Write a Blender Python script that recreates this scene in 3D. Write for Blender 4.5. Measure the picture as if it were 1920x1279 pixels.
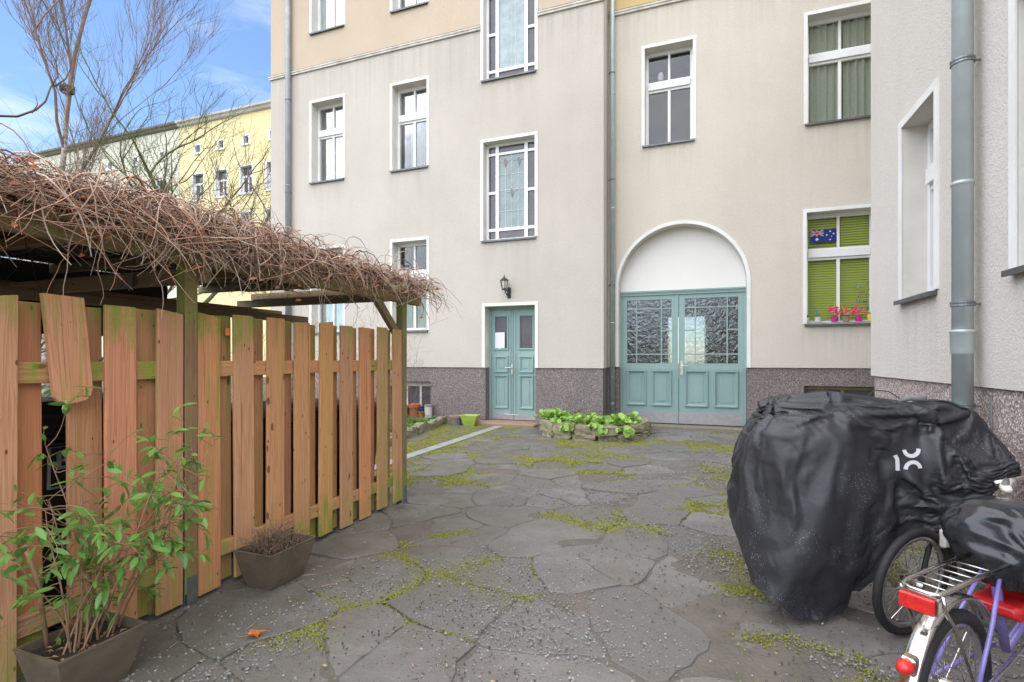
import bpy, bmesh, math, random
from math import radians, sin, cos, pi
from mathutils import Vector, Matrix, noise
from mathutils.bvhtree import BVHTree

for o in list(bpy.data.objects): bpy.data.objects.remove(o)
scene = bpy.context.scene
C = scene.collection

# ------------------------------------------------------------------ camera
YAW = math.atan(360/969.0)
cd = bpy.data.cameras.new('camera'); cam = bpy.data.objects.new('camera', cd); C.objects.link(cam)
cam.location = (0, 0, 1.32); cam.rotation_euler = (radians(90), 0, YAW)
cd.sensor_width = 36; cd.lens = 36*969/1920.0; cd.shift_y = 32.5/1920.0
cd.clip_start = 0.05; cd.clip_end = 500
scene.camera = cam

# ------------------------------------------------------------------ sky, sun, exposure
SUN_EL, SUN_AZ = radians(68), radians(-170)     # azimuth measured from +Y towards +X
world = bpy.data.worlds.new('World'); scene.world = world; world.use_nodes = True
wt = world.node_tree; wt.nodes.clear()
def WN(t, **p):
    n = wt.nodes.new(t)
    for k, v in p.items(): setattr(n, k, v)
    return n
sky = WN('ShaderNodeTexSky', sky_type='NISHITA', sun_disc=False, sun_elevation=SUN_EL, sun_rotation=SUN_AZ,
         altitude=50, air_density=1.0, dust_density=0.3, ozone_density=4.5)
tc = WN('ShaderNodeTexCoord'); mp = WN('ShaderNodeMapping'); mp.inputs['Scale'].default_value = (1.6, 1.6, 7.0)
mp.inputs['Rotation'].default_value = (0.12, 0.08, 0.3); mp.inputs['Location'].default_value = (0.35, 0.1, 0.2)
nz = WN('ShaderNodeTexNoise'); nz.inputs['Scale'].default_value = 1.7; nz.inputs['Detail'].default_value = 7; nz.inputs['Roughness'].default_value = .55
rp = WN('ShaderNodeValToRGB'); rp.color_ramp.elements[0].position = .50; rp.color_ramp.elements[1].position = .78
rp.color_ramp.elements[0].color = (0, 0, 0, 1); rp.color_ramp.elements[1].color = (.75, .75, .75, 1)
mx = WN('ShaderNodeMix', data_type='RGBA'); mx.inputs[7].default_value = (4.6, 4.9, 5.3, 1)
bg = WN('ShaderNodeBackground'); bg.inputs['Strength'].default_value = 0.08
wo = WN('ShaderNodeOutputWorld')
L_ = wt.links.new
L_(tc.outputs['Generated'], mp.inputs['Vector']); L_(mp.outputs[0], nz.inputs['Vector']); L_(nz.outputs['Fac'], rp.inputs['Fac'])
L_(rp.outputs['Color'], mx.inputs[0]); L_(sky.outputs[0], mx.inputs[6]); L_(mx.outputs[2], bg.inputs['Color']); L_(bg.outputs[0], wo.inputs['Surface'])

sd = bpy.data.lights.new('sun', 'SUN'); sd.energy = 2.0; sd.angle = radians(120); sd.color = (1, .945, .86)
sun = bpy.data.objects.new('sun', sd); C.objects.link(sun); sun.location = (-6, -6, 14)
sdir = Vector((sin(SUN_AZ)*cos(SUN_EL), cos(SUN_AZ)*cos(SUN_EL), sin(SUN_EL)))
sun.rotation_euler = sdir.to_track_quat('Z', 'Y').to_euler()
vs = scene.view_settings; vs.view_transform = 'Standard'; vs.look = 'None'; vs.gamma = 1; vs.exposure = 1.84
vs.use_curve_mapping = False
scene.cycles.max_bounces = 6; scene.cycles.diffuse_bounces = 3; scene.cycles.transparent_max_bounces = 16

# ------------------------------------------------------------------ materials
def N(t, typ, ins=None, **props):
    n = t.nodes.new(typ)
    for k, v in props.items(): setattr(n, k, v)
    for k, v in (ins or {}).items():
        if isinstance(v, bpy.types.NodeSocket): t.links.new(v, n.inputs[k])
        else: n.inputs[k].default_value = v
    return n
def c4(c): return (c[0], c[1], c[2], 1)
def start(name):
    m = bpy.data.materials.new(name); m.use_nodes = True; t = m.node_tree
    return m, t, t.nodes['Principled BSDF']
def ramp(t, fac, stops):
    r = N(t, 'ShaderNodeValToRGB', {'Fac': fac}); e = r.color_ramp.elements
    while len(e) < len(stops): e.new(.5)
    for i, (p, col) in enumerate(stops):
        e[i].position = p; e[i].color = c4(col) if not isinstance(col, (int, float)) else (col, col, col, 1)
    return r.outputs['Color']
def mixc(t, fac, a, b, mode='MIX'):
    n = N(t, 'ShaderNodeMix', data_type='RGBA', blend_type=mode)
    for i, v in ((0, fac), (6, a), (7, b)):
        if isinstance(v, bpy.types.NodeSocket): t.links.new(v, n.inputs[i])
        else: n.inputs[i].default_value = v if i == 0 else c4(v)
    return n.outputs[2]
def math_(t, op, a, b=0.0, c=0.0, clamp=False):
    n = N(t, 'ShaderNodeMath', operation=op, use_clamp=clamp)
    for i, v in enumerate((a, b, c)):
        if isinstance(v, bpy.types.NodeSocket): t.links.new(v, n.inputs[i])
        else: n.inputs[i].default_value = v
    return n.outputs[0]
def pos(t, kind='world'):
    if kind == 'world': return N(t, 'ShaderNodeNewGeometry').outputs['Position']
    return N(t, 'ShaderNodeTexCoord').outputs['Object']
def scaled(t, vec, s, off=None):
    n = N(t, 'ShaderNodeMapping', {'Vector': vec}); n.inputs['Scale'].default_value = s
    if off is not None:
        if isinstance(off, bpy.types.NodeSocket): t.links.new(off, n.inputs['Location'])
        else: n.inputs['Location'].default_value = off
    return n.outputs[0]
def noi(t, vec, scale, detail=5, rough=.55, dist=0):
    return N(t, 'ShaderNodeTexNoise', {'Vector': vec, 'Scale': scale, 'Detail': detail, 'Roughness': rough, 'Distortion': dist}).outputs['Fac']
def maprange(t, v, a, b, c=0, d=1):
    return N(t, 'ShaderNodeMapRange', {'Value': v, 'From Min': a, 'From Max': b, 'To Min': c, 'To Max': d}, clamp=True).outputs[0]
def bump(t, p, h, strength=.4, dist=.01):
    b = N(t, 'ShaderNodeBump', {'Height': h, 'Strength': strength, 'Distance': dist}); t.links.new(b.outputs[0], p.inputs['Normal'])
def sep(t, vec): return N(t, 'ShaderNodeSeparateXYZ', {'Vector': vec}).outputs

def plain(name, c1, c2=None, rough=.6, scale=6, metal=0, bumpd=0, bscale=60, spec=.5, coord='world', coat=0, rand=0):
    m, t, p = start(name); p.inputs['Roughness'].default_value = rough; p.inputs['Metallic'].default_value = metal
    p.inputs['Specular IOR Level'].default_value = spec; p.inputs['Coat Weight'].default_value = coat
    v = pos(t, coord)
    c2 = c2 or tuple(x*.75 for x in c1)
    col = mixc(t, ramp(t, noi(t, v, scale), [(.35, 0.), (.68, 1.)]), c1, c2)
    if rand:
        r = N(t, 'ShaderNodeObjectInfo').outputs['Random']
        col = mixc(t, 1.0, col, N(t, 'ShaderNodeCombineXYZ', {0: maprange(t, r, 0, 1, 1-rand, 1+rand), 1: maprange(t, r, 0, 1, 1-rand*.8, 1+rand*.8), 2: maprange(t, r, 0, 1, 1-rand, 1+rand)}).outputs[0], 'MULTIPLY')
    t.links.new(col, p.inputs['Base Color'])
    rr = maprange(t, noi(t, v, scale*3), .3, .7, max(rough-.1, .03), min(rough+.12, 1)); t.links.new(rr, p.inputs['Roughness'])
    if bumpd: bump(t, p, noi(t, v, bscale, 4), .5, bumpd)
    return m

def stucco(name, c1, c2, streak=None, sillstains=()):
    m, t, p = start(name); p.inputs['Roughness'].default_value = .95; p.inputs['Specular IOR Level'].default_value = .2
    v = pos(t); x, y, z = sep(t, v)
    col = mixc(t, ramp(t, noi(t, v, .55, 7, .6), [(.32, 0.), (.7, 1.)]), c1, c2)
    grain = noi(t, v, 75, 3, .7)
    col = mixc(t, maprange(t, grain, .35, .65, .0, .30), col, tuple(q*.62 for q in c1))
    # pale blotches where hail and knocks were touched up
    vo = N(t, 'ShaderNodeTexVoronoi', {'Vector': v, 'Scale': 2.2}).outputs['Distance']
    col = mixc(t, maprange(t, vo, .05, .0, 0, .22), col, tuple(min(q*1.25, .8) for q in c1))
    if streak:
        sv = scaled(t, v, (7, 7, .28)); s = ramp(t, noi(t, sv, 1.0, 8, .65), [(.43, 0.), (.68, 1.)])
        zm = maprange(t, z, streak[0], streak[1], 0, 1); zc = math_(t, 'LESS_THAN', z, streak[1]+.01)
        f = math_(t, 'MULTIPLY', math_(t, 'MULTIPLY', s, zm), math_(t, 'MULTIPLY', zc, .30))
        col = mixc(t, f, col, (.235, .225, .205))
    # broad soft run-off marks all over the render
    sv2 = scaled(t, v, (2.6, 2.6, .2)); s2 = ramp(t, noi(t, sv2, 1.0, 6, .6), [(.5, 0.), (.75, 1.)])
    col = mixc(t, math_(t, 'MULTIPLY', s2, .16), col, tuple(q*.74 for q in c2))
    for (x0, x1, z1, ax) in sillstains:
        a = x if ax == 'x' else y
        hw = (x1-x0)/2
        dx = math_(t, 'ABSOLUTE', math_(t, 'SUBTRACT', a, (x0+x1)/2))
        fx = maprange(t, dx, hw+.12, hw-.1, 0, 1); fz = math_(t, 'MULTIPLY', maprange(t, z, z1-.9, z1-.02, 0, 1), math_(t, 'LESS_THAN', z, z1))
        sv3 = scaled(t, v, (11, 11, .5)); s3 = ramp(t, noi(t, sv3, 1.0, 6, .6), [(.42, 0.), (.66, 1.)])
        col = mixc(t, math_(t, 'MULTIPLY', math_(t, 'MULTIPLY', fx, fz), math_(t, 'MULTIPLY', s3, .28)), col, (.34, .29, .23))
    t.links.new(col, p.inputs['Base Color'])
    bump(t, p, grain, .75, .012)
    return m

def plinth_mat(name, k=1.0):
    m, t, p = start(name); p.inputs['Roughness'].default_value = .6
    v = pos(t); vo = N(t, 'ShaderNodeTexVoronoi', {'Vector': v, 'Scale': 105}); ch = sep(t, vo.outputs['Color'])[0]
    col = ramp(t, ch, [(0, (.085*k, .066*k, .062*k)), (.35, (.14*k, .108*k, .102*k)), (.7, (.21*k, .168*k, .158*k)), (.97, (.40*k, .345*k, .325*k))])
    big = noi(t, v, 1.3, 5); col = mixc(t, maprange(t, big, .4, .7, 0, .35), col, (.12*k, .1*k, .1*k))
    z = sep(t, v)[2]
    red = math_(t, 'MULTIPLY', maprange(t, z, .35, .05, 0, .5), maprange(t, noi(t, v, 3, 4), .45, .65)); col = mixc(t, red, col, (.16, .085, .08))
    t.links.new(col, p.inputs['Base Color']); bump(t, p, vo.outputs['Distance'], .5, .006)
    return m

def wood_mat(name, base, dark, algae=True, colorctl=True):
    """sawn softwood: long grain, growth bands, knots; object colour r,g,b steers algae at top, at foot and in the streak"""
    m, t, p = start(name); p.inputs['Roughness'].default_value = .72; p.inputs['Specular IOR Level'].default_value = .3
    v = pos(t, 'object'); oi = N(t, 'ShaderNodeObjectInfo'); rnd = oi.outputs['Random']
    off = N(t, 'ShaderNodeCombineXYZ', {0: math_(t, 'MULTIPLY', rnd, 37), 1: math_(t, 'MULTIPLY', rnd, 91), 2: math_(t, 'MULTIPLY', rnd, 53)}).outputs[0]
    g1 = noi(t, scaled(t, v, (34, 34, 1.0), off), 1, 4, .55, .5)
    g2 = noi(t, scaled(t, v, (120, 120, 2.2), off), 1, 3, .6)
    f = math_(t, 'FRACT', math_(t, 'MULTIPLY', g1, 7))
    ring = math_(t, 'POWER', f, 3.0)
    col = mixc(t, math_(t, 'MULTIPLY', ring, .62), base, dark)
    col = mixc(t, maprange(t, g2, .38, .7, 0, .45), col, dark)
    col = mixc(t, maprange(t, noi(t, scaled(t, v, (3, 3, 1.2), off), 1.5, 4), .4, .72, 0, .5), col, tuple(q*.74+.03 for q in base))
    kn = N(t, 'ShaderNodeTexVoronoi', {'Vector': scaled(t, v, (17, 17, 7.0), off), 'Scale': 1.0}); kd = kn.outputs['Distance']
    knf = math_(t, 'MULTIPLY', maprange(t, kd, .20, .15, 0, 1), maprange(t, sep(t, kn.outputs['Color'])[0], .88, .90, 0, .85))
    col = mixc(t, knf, col, (dark[0]*.42, dark[1]*.36, dark[2]*.34))
    nl = N(t, 'ShaderNodeTexVoronoi', {'Vector': scaled(t, v, (32, 32, 14), off), 'Scale': 1.0}); nlf = math_(t, 'MULTIPLY', math_(t, 'LESS_THAN', nl.outputs['Distance'], .16), math_(t, 'GREATER_THAN', sep(t, nl.outputs['Color'])[1], .86)); col = mixc(t, math_(t, 'MULTIPLY', nlf, .8), col, (.045, .028, .02))
    sp_ = math_(t, 'GREATER_THAN', noi(t, scaled(t, v, (70, 70, .9), off), 1, 2, .5), .69); col = mixc(t, math_(t, 'MULTIPLY', sp_, .55), col, tuple(q*.45 for q in dark))
    tint = maprange(t, rnd, 0, 1, .86, 1.12)
    col = mixc(t, 1.0, col, N(t, 'ShaderNodeCombineXYZ', {0: tint, 1: maprange(t, math_(t, 'FRACT', math_(t, 'MULTIPLY', rnd, 7.3)), 0, 1, .87, 1.06), 2: maprange(t, math_(t, 'FRACT', math_(t, 'MULTIPLY', rnd, 3.7)), 0, 1, .84, 1.06)}).outputs[0], 'MULTIPLY')
    if algae:
        x, y, z = sep(t, v)
        w = pos(t); an = noi(t, scaled(t, w, (9, 9, 3.2)), 1, 6, .6)
        cr, cg, cb = N(t, 'ShaderNodeSeparateColor', {'Color': oi.outputs['Color']}).outputs
        top = math_(t, 'MULTIPLY', maprange(t, math_(t, 'ADD', z, math_(t, 'MULTIPLY', an, .8)), 1.80, 1.94, 0, 1), cr)
        foot = math_(t, 'MULTIPLY', maprange(t, math_(t, 'SUBTRACT', z, math_(t, 'MULTIPLY', an, .55)), .0, -.12, 0, 1), cg)
        sv = noi(t, scaled(t, w, (26, 26, .7)), 1, 4, .6)
        strk = math_(t, 'MULTIPLY', maprange(t, sv, .5, .66, 0, 1), cb)
        a = math_(t, 'ADD', math_(t, 'ADD', top, foot), strk, clamp=True)
        speck = math_(t, 'MULTIPLY', maprange(t, noi(t, w, 90, 3), .3, .6, .55, 1.0), maprange(t, noi(t, scaled(t, w, (14, 14, 4)), 1, 5), .36, .56, .15, 1))
        a = math_(t, 'MULTIPLY', a, math_(t, 'MULTIPLY', speck, .88))
        gcol = mixc(t, noi(t, w, 7, 4), (.09, .18, .018), (.30, .45, .04))
        col = mixc(t, a, col, gcol)
    t.links.new(col, p.inputs['Base Color'])
    bump(t, p, math_(t, 'ADD', g2, math_(t, 'MULTIPLY', ring, .4)), .35, .004)
    return m

def glass_mat(name, tint=(.95, .96, .96), rough=0.0, bumpd=0, refl=1.0):
    m = bpy.data.materials.new(name); m.use_nodes = True; t = m.node_tree; t.nodes.clear()
    gl = N(t, 'ShaderNodeBsdfGlossy', {'Color': (1, 1, 1, 1), 'Roughness': rough}); tr = N(t, 'ShaderNodeBsdfTransparent', {'Color': c4(tint)})
    fr = N(t, 'ShaderNodeFresnel', {'IOR': 1.6}); fac = math_(t, 'MULTIPLY', fr.outputs[0], 0.55*refl, clamp=True)
    mixs = N(t, 'ShaderNodeMixShader', {0: fac, 1: tr.outputs[0], 2: gl.outputs[0]})
    v = pos(t)
    if bumpd:
        b = N(t, 'ShaderNodeBump', {'Height': noi(t, v, 15, 3, .5, 1.6), 'Strength': .9, 'Distance': bumpd})
    else:
        b = N(t, 'ShaderNodeBump', {'Height': noi(t, v, 1.6, 2), 'Strength': .25, 'Distance': .02})
    t.links.new(b.outputs[0], gl.inputs['Normal'])
    o = N(t, 'ShaderNodeOutputMaterial', {'Surface': mixs.outputs[0]})
    return m

def wavy_glass(name):
    m = bpy.data.materials.new(name); m.use_nodes = True; t = m.node_tree; t.nodes.clear(); v = pos(t)
    b = N(t, 'ShaderNodeBump', {'Height': noi(t, scaled(t, v, (1, 1, .7)), 13, 2, .5, 1.4), 'Strength': .6, 'Distance': .018})
    rf = N(t, 'ShaderNodeBsdfRefraction', {'Color': (.58, .60, .60, 1), 'Roughness': .04, 'IOR': 1.12, 'Normal': b.outputs[0]}); gl = N(t, 'ShaderNodeBsdfGlossy', {'Color': (1, 1, 1, 1), 'Roughness': .06, 'Normal': b.outputs[0]})
    fr = N(t, 'ShaderNodeFresnel', {'IOR': 1.7}); ms = N(t, 'ShaderNodeMixShader', {0: math_(t, 'MULTIPLY', fr.outputs[0], 1.3, clamp=True), 1: rf.outputs[0], 2: gl.outputs[0]})
    N(t, 'ShaderNodeOutputMaterial', {'Surface': ms.outputs[0]})
    return m

def lace_mat(name, col, dens=.62):
    m = bpy.data.materials.new(name); m.use_nodes = True; t = m.node_tree; t.nodes.clear()
    v = pos(t, 'object'); vo = N(t, 'ShaderNodeTexVoronoi', {'Vector': v, 'Scale': 32}).outputs['Distance']
    f = maprange(t, vo, .25, .55, dens, min(dens+.35, 1))
    d = N(t, 'ShaderNodeBsdfDiffuse', {'Color': c4(col)}); tr = N(t, 'ShaderNodeBsdfTransparent'); 
    tl = N(t, 'ShaderNodeBsdfTranslucent', {'Color': c4(col)})
    a = N(t, 'ShaderNodeMixShader', {0: .35, 1: d.outputs[0], 2: tl.outputs[0]})
    s = N(t, 'ShaderNodeMixShader', {0: f, 1: tr.outputs[0], 2: a.outputs[0]})
    N(t, 'ShaderNodeOutputMaterial', {'Surface': s.outputs[0]})
    return m

def leaf_mat(name, c1, c2, rough=.4, trans=.25):
    m, t, p = start(name); p.inputs['Roughness'].default_value = rough
    rnd = N(t, 'ShaderNodeObjectInfo').outputs['Random']; v = pos(t)
    f = math_(t, 'ADD', math_(t, 'MULTIPLY', rnd, .6), math_(t, 'MULTIPLY', noi(t, v, 30, 3), .5), clamp=True)
    col = mixc(t, f, c1, c2); t.links.new(col, p.inputs['Base Color'])
    tl = N(t, 'ShaderNodeBsdfTranslucent'); t.links.new(col, tl.inputs['Color'])
    ms = N(t, 'ShaderNodeMixShader', {0: trans, 1: p.outputs[0], 2: tl.outputs[0]})
    t.links.new(ms.outputs[0], t.nodes['Material Output'].inputs['Surface'])
    return m

def slate_mat(name):
    m, t, p = start(name)
    v = pos(t); oi = N(t, 'ShaderNodeObjectInfo').outputs['Random']
    base = mixc(t, oi, (.138, .132, .125), (.225, .214, .202))
    col = mixc(t, ramp(t, noi(t, v, 2.2, 8, .62), [(.36, 0.), (.66, 1.)]), base, (.152, .141, .128))
    col = mixc(t, maprange(t, noi(t, v, 0.9, 4), .45, .65, 0, .55), col, (.115, .108, .098))
    brown = maprange(t, noi(t, v, 3.1, 6, .65), .52, .72, 0, .5); col = mixc(t, brown, col, (.15, .118, .09))
    sand = maprange(t, noi(t, v, 1.25, 9, .68), .50, .60, 0, .85); col = mixc(t, sand, col, mixc(t, noi(t, v, 18, 5), (.16, .143, .124), (.13, .121, .108)))
    # grit pressed into the surface
    vo = N(t, 'ShaderNodeTexVoronoi', {'Vector': v, 'Scale': 70}); cell = sep(t, vo.outputs['Color'])[0]; d = vo.outputs['Distance']
    dark = math_(t, 'MULTIPLY', math_(t, 'LESS_THAN', d, .34), math_(t, 'GREATER_THAN', cell, .84))
    lite = math_(t, 'MULTIPLY', math_(t, 'LESS_THAN', d, .28), math_(t, 'LESS_THAN', cell, .085))
    patch = maprange(t, noi(t, v, 1.5, 5), .42, .6, .15, 1)
    col = mixc(t, math_(t, 'MULTIPLY', dark, patch), col, (.025, .024, .023)); col = mixc(t, math_(t, 'MULTIPLY', lite, patch), col, (.36, .35, .33))
    # green film on the shaded side by the fence
    x = sep(t, v)[0]
    film = math_(t, 'MULTIPLY', maprange(t, math_(t, 'ADD', x, math_(t, 'MULTIPLY', noi(t, v, 1.7, 5), 1.8)), -.2, -1.3, 0, .42), maprange(t, noi(t, v, 4, 5), .35, .6))
    col = mixc(t, film, col, (.058, .064, .03))
    t.links.new(col, p.inputs['Base Color'])
    wet = maprange(t, noi(t, v, 1.1, 5, .6), .38, .66, .34, .78); t.links.new(wet, p.inputs['Roughness'])
    h = math_(t, 'ADD', math_(t, 'MULTIPLY', noi(t, v, 9, 8, .6), 1.0), math_(t, 'MULTIPLY', noi(t, v, 95, 4, .7), .35))
    h = math_(t, 'ADD', h, math_(t, 'MULTIPLY', math_(t, 'MULTIPLY', lite, patch), .25))
    bump(t, p, h, .6, .02)
    return m

def cover_mat(name, col, rough, drops=True):
    m, t, p = start(name); v = pos(t)
    p.inputs['Specular IOR Level'].default_value = .55
    c = mixc(t, noi(t, v, 5, 5), col, tuple(q*1.5 for q in col))
    weave = noi(t, v, 420, 2)
    p.inputs['Sheen Weight'].default_value = .0
    h = math_(t, 'ADD', math_(t, 'MULTIPLY', noi(t, v, 15, 4, .5, .6), .9), math_(t, 'MULTIPLY', weave, .03))
    rr = maprange(t, noi(t, v, 7, 4), .3, .7, rough-.08, rough+.12)
    if drops:
        vo = N(t, 'ShaderNodeTexVoronoi', {'Vector': v, 'Scale': 130}); d = vo.outputs['Distance']; cell = sep(t, vo.outputs['Color'])[1]
        on = math_(t, 'MULTIPLY', maprange(t, noi(t, v, 5, 5), .48, .60), math_(t, 'LESS_THAN', cell, .5))
        bead = math_(t, 'MULTIPLY', maprange(t, d, .26, .12, 0, 1), on)
        c = mixc(t, math_(t, 'MULTIPLY', bead, .75), c, (.42, .43, .46)); h = math_(t, 'ADD', h, math_(t, 'MULTIPLY', bead, .5))
        rr = math_(t, 'SUBTRACT', rr, math_(t, 'MULTIPLY', bead, .25), clamp=True)
    t.links.new(c, p.inputs['Base Color']); t.links.new(rr, p.inputs['Roughness'])
    bump(t, p, h, .3, .010)
    return m

def paint_mat(name, c1, c2, chips=(.33, .22, .15), amount=.5):
    m, t, p = start(name); v = pos(t); z = sep(t, v)[2]
    col = mixc(t, ramp(t, noi(t, v, 1.8, 6), [(.35, 0.), (.68, 1.)]), c1, c2)
    sv = noi(t, scaled(t, v, (30, 30, 3)), 1, 5, .6); col = mixc(t, maprange(t, sv, .5, .75, 0, .25), col, tuple(q*.6 for q in c1))
    ch = math_(t, 'MULTIPLY', math_(t, 'GREATER_THAN', noi(t, v, 24, 6, .7), .665), maprange(t, z, 1.3, .3, .1, 1))
    col = mixc(t, math_(t, 'MULTIPLY', ch, amount), col, chips); t.links.new(col, p.inputs['Base Color'])
    p.inputs['Roughness'].default_value = .48
    bump(t, p, math_(t, 'ADD', sv, math_(t, 'MULTIPLY', ch, -.5)), .25, .003)
    return m

def stone_mat(name, c1, c2, moss=.4):
    m, t, p = start(name); p.inputs['Roughness'].default_value = .85; v = pos(t); oi = N(t, 'ShaderNodeObjectInfo').outputs['Random']
    col = mixc(t, ramp(t, noi(t, v, 14, 8, .65), [(.35, 0.), (.65, 1.)]), c1, c2)
    col = mixc(t, math_(t, 'MULTIPLY', oi, .35), col, (.30, .26, .17))
    nrm = sep(t, N(t, 'ShaderNodeNewGeometry').outputs['Normal'])[2]
    mo = math_(t, 'MULTIPLY', maprange(t, noi(t, v, 8, 6, .6), .44, .62), moss); col = mixc(t, mo, col, (.13, .17, .03))
    t.links.new(col, p.inputs['Base Color']); bump(t, p, noi(t, v, 40, 6, .65), .7, .02)
    return m

MT = {}
stL = [(-8.55, -7.55, 5.36, 'x'), (-6.38, -5.41, 5.38, 'x'), (-4.23, -3.03, 3.69, 'x'), (-4.23, -3.03, 6.92, 'x')]
stR = [(-1.12, -.13, 5.36, 'x'), (1.6, 2.76, 5.35, 'x'), (1.6, 2.74, 1.9, 'x')]
MT['stucco_left'] = stucco('stucco_left', (.605, .548, .475), (.52, .47, .41), (6.55, 7.95), stL)
MT['stucco_left_up'] = stucco('stucco_left_up', (.60, .485, .365), (.53, .425, .315))
MT['stucco_right'] = stucco('stucco_right', (.685, .62, .525), (.615, .553, .468), (7.0, 7.95), stR)
MT['stucco_right_up'] = stucco('stucco_right_up', (.66, .50, .25), (.60, .44, .20))
MT['stucco_wing'] = stucco('stucco_wing', (.725, .665, .60), (.66, .605, .545), None, [(4.3, 5.06, 1.78, 'y')])
MT['plinth'] = plinth_mat('plinth'); MT['plinth_wing'] = plinth_mat('plinth_wing', 2.1)
MT['white'] = plain('white_paint', (.82, .81, .79), (.76, .75, .73), .45, 3)
MT['trim'] = plain('white_trim', (.80, .79, .76), (.70, .68, .63), .8, 2, bumpd=.002)
MT['reveal'] = plain('reveal_plaster', (.70, .665, .60), (.60, .56, .49), .9, 3, bumpd=.002)
MT['tympanum'] = plain('tympanum_plaster', (.82, .79, .745), (.78, .75, .70), .9, 1.2, bumpd=.004, bscale=40)
MT['molding'] = plain('string_moulding', (.66, .62, .54), (.45, .42, .36), .85, 5, bumpd=.003)
MT['mold_dirt'] = plain('moulding_dirt', (.24, .225, .18), (.14, .13, .10), .9, 7, bumpd=.004)
MT['sill'] = plain('sill_metal', (.16, .165, .175), (.11, .11, .115), .45, 4, metal=.6)
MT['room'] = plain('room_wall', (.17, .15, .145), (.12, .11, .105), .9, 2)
MT['glass'] = glass_mat('window_glass'); MT['glass_wavy'] = wavy_glass('textured_glass')
MT['glass_teal'] = plain('leaded_glass', (.26, .31, .305), (.19, .245, .245), .22, 4, bumpd=.003, bscale=9)
MT['glass_ripple'] = plain('rippled_glass', (.24, .31, .32), (.40, .45, .455), .14, 5, bumpd=.012, bscale=12)
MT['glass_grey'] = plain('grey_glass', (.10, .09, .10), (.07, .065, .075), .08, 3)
MT['lead'] = plain('lead_came', (.62, .66, .62), (.45, .48, .46), .4, 8)
MT['motif'] = plain('motif_glass', (.22, .15, .155), (.10, .10, .11), .3, 20)
MT['lace'] = lace_mat('lace_curtain', (.44, .46, .43), .62); MT['sheer'] = lace_mat('sheer_curtain', (.62, .68, .55), .9)
MT['sheer_white'] = lace_mat('sheer_white', (.58, .61, .59), .8)
MT['blind_green'] = plain('blind_green', (.66, .76, .14), (.60, .70, .11), .6, 3)
MT['blind_back'] = plain('blind_shaded', (.20, .26, .07), (.18, .23, .06), .6, 3)
MT['blind_white'] = plain('blind_white', (.55, .60, .62), (.47, .53, .56), .6, 3)
MT['teal'] = paint_mat('teal_paint', (.235, .35, .325), (.27, .385, .36)); MT['teal_new'] = paint_mat('teal_gate_paint', (.24, .355, .33), (.265, .38, .352), amount=.25)
MT['steel'] = plain('brushed_steel', (.42, .40, .41), (.34, .32, .33), .42, 12, metal=.45)
MT['chrome'] = plain('chrome', (.62, .60, .57), (.45, .43, .40), .2, 14, metal=1)
MT['handle'] = plain('door_handle_metal', (.60, .57, .48), (.5, .47, .4), .3, 20, metal=.8)
MT['zinc'] = plain('zinc_pipe', (.40, .455, .45), (.48, .51, .505), .38, 5, metal=.3, bumpd=.002, bscale=14)
MT['zinc_paint'] = plain('grey_pipe', (.33, .345, .35), (.27, .28, .285), .5, 4, metal=.3)
MT['black_metal'] = plain('black_iron', (.018, .018, .022), (.03, .03, .034), .35, 20)
MT['lamp_glass'] = plain('lamp_glass', (.62, .60, .52), (.5, .48, .42), .2, 8)
MT['paper'] = plain('white_paper', (.80, .80, .82), (.76, .76, .79), .7, 3)
MT['slate'] = slate_mat('slate_slab')
MT['joint'] = plain('joint_sand', (.145, .125, .105), (.108, .096, .081), .95, 6, bumpd=.02, bscale=50)
MT['soil'] = plain('garden_soil', (.075, .055, .04), (.045, .034, .025), .95, 9, bumpd=.03, bscale=30)
MT['potsoil'] = plain('pot_soil', (.045, .03, .022), (.025, .018, .014), .95, 30, bumpd=.02, bscale=70)
MT['far_ground'] = plain('far_ground', (.10, .11, .05), (.08, .075, .05), .95, .6)
MT['concrete'] = plain('concrete_strip', (.30, .31, .30), (.23, .235, .225), .8, 6, bumpd=.004, bscale=70)
MT['doorstep'] = stone_mat('doorstep_stone', (.36, .20, .12), (.24, .17, .13), .15)
MT['threshold'] = stone_mat('threshold_stone', (.22, .20, .18), (.15, .13, .11), .15)
MT['rubble'] = stone_mat('rubble_stone', (.36, .30, .215), (.15, .125, .095), .6)
MT['wood'] = wood_mat('fence_board', (.68, .365, .185), (.38, .16, .066)); MT['wood_back'] = wood_mat('fence_board_back', (.62, .315, .15), (.35, .145, .058))
MT['wood_old'] = wood_mat('weathered_timber', (.30, .205, .12), (.15, .095, .055))
MT['darkener'] = plain('roof_darkener', (.012, .012, .013), (.02, .02, .02), .7, 12)  # near-black for the opaque sheets added to darken the pergola inside
MT['moss'] = leaf_mat('moss', (.12, .14, .018), (.30, .30, .035), .8, .1); MT['moss_rust'] = leaf_mat('moss_rust', (.20, .11, .03), (.15, .12, .03), .85, .1)
MT['gravel'] = plain('gravel_chip', (.27, .265, .26), (.15, .147, .143), .7, 90); MT['gravel_pale'] = plain('gravel_pale', (.36, .34, .31), (.28, .265, .245), .7, 90)
MT['gravel_dark'] = plain('gravel_dark', (.04, .04, .042), (.06, .058, .055), .6, 90)
MT['litter'] = plain('dry_litter', (.42, .30, .16), (.25, .15, .08), .8, 40, rand=.2)
MT['leaf_orange'] = leaf_mat('fallen_leaf', (.65, .20, .04), (.5, .13, .03), .5, .2)
MT['twig_pink'] = plain('vine_twig_pink', (.345, .185, .12), (.47, .30, .21), .65, 9); MT['twig_pale'] = plain('vine_twig_pale', (.58, .46, .37), (.41, .29, .21), .6, 9)
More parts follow.
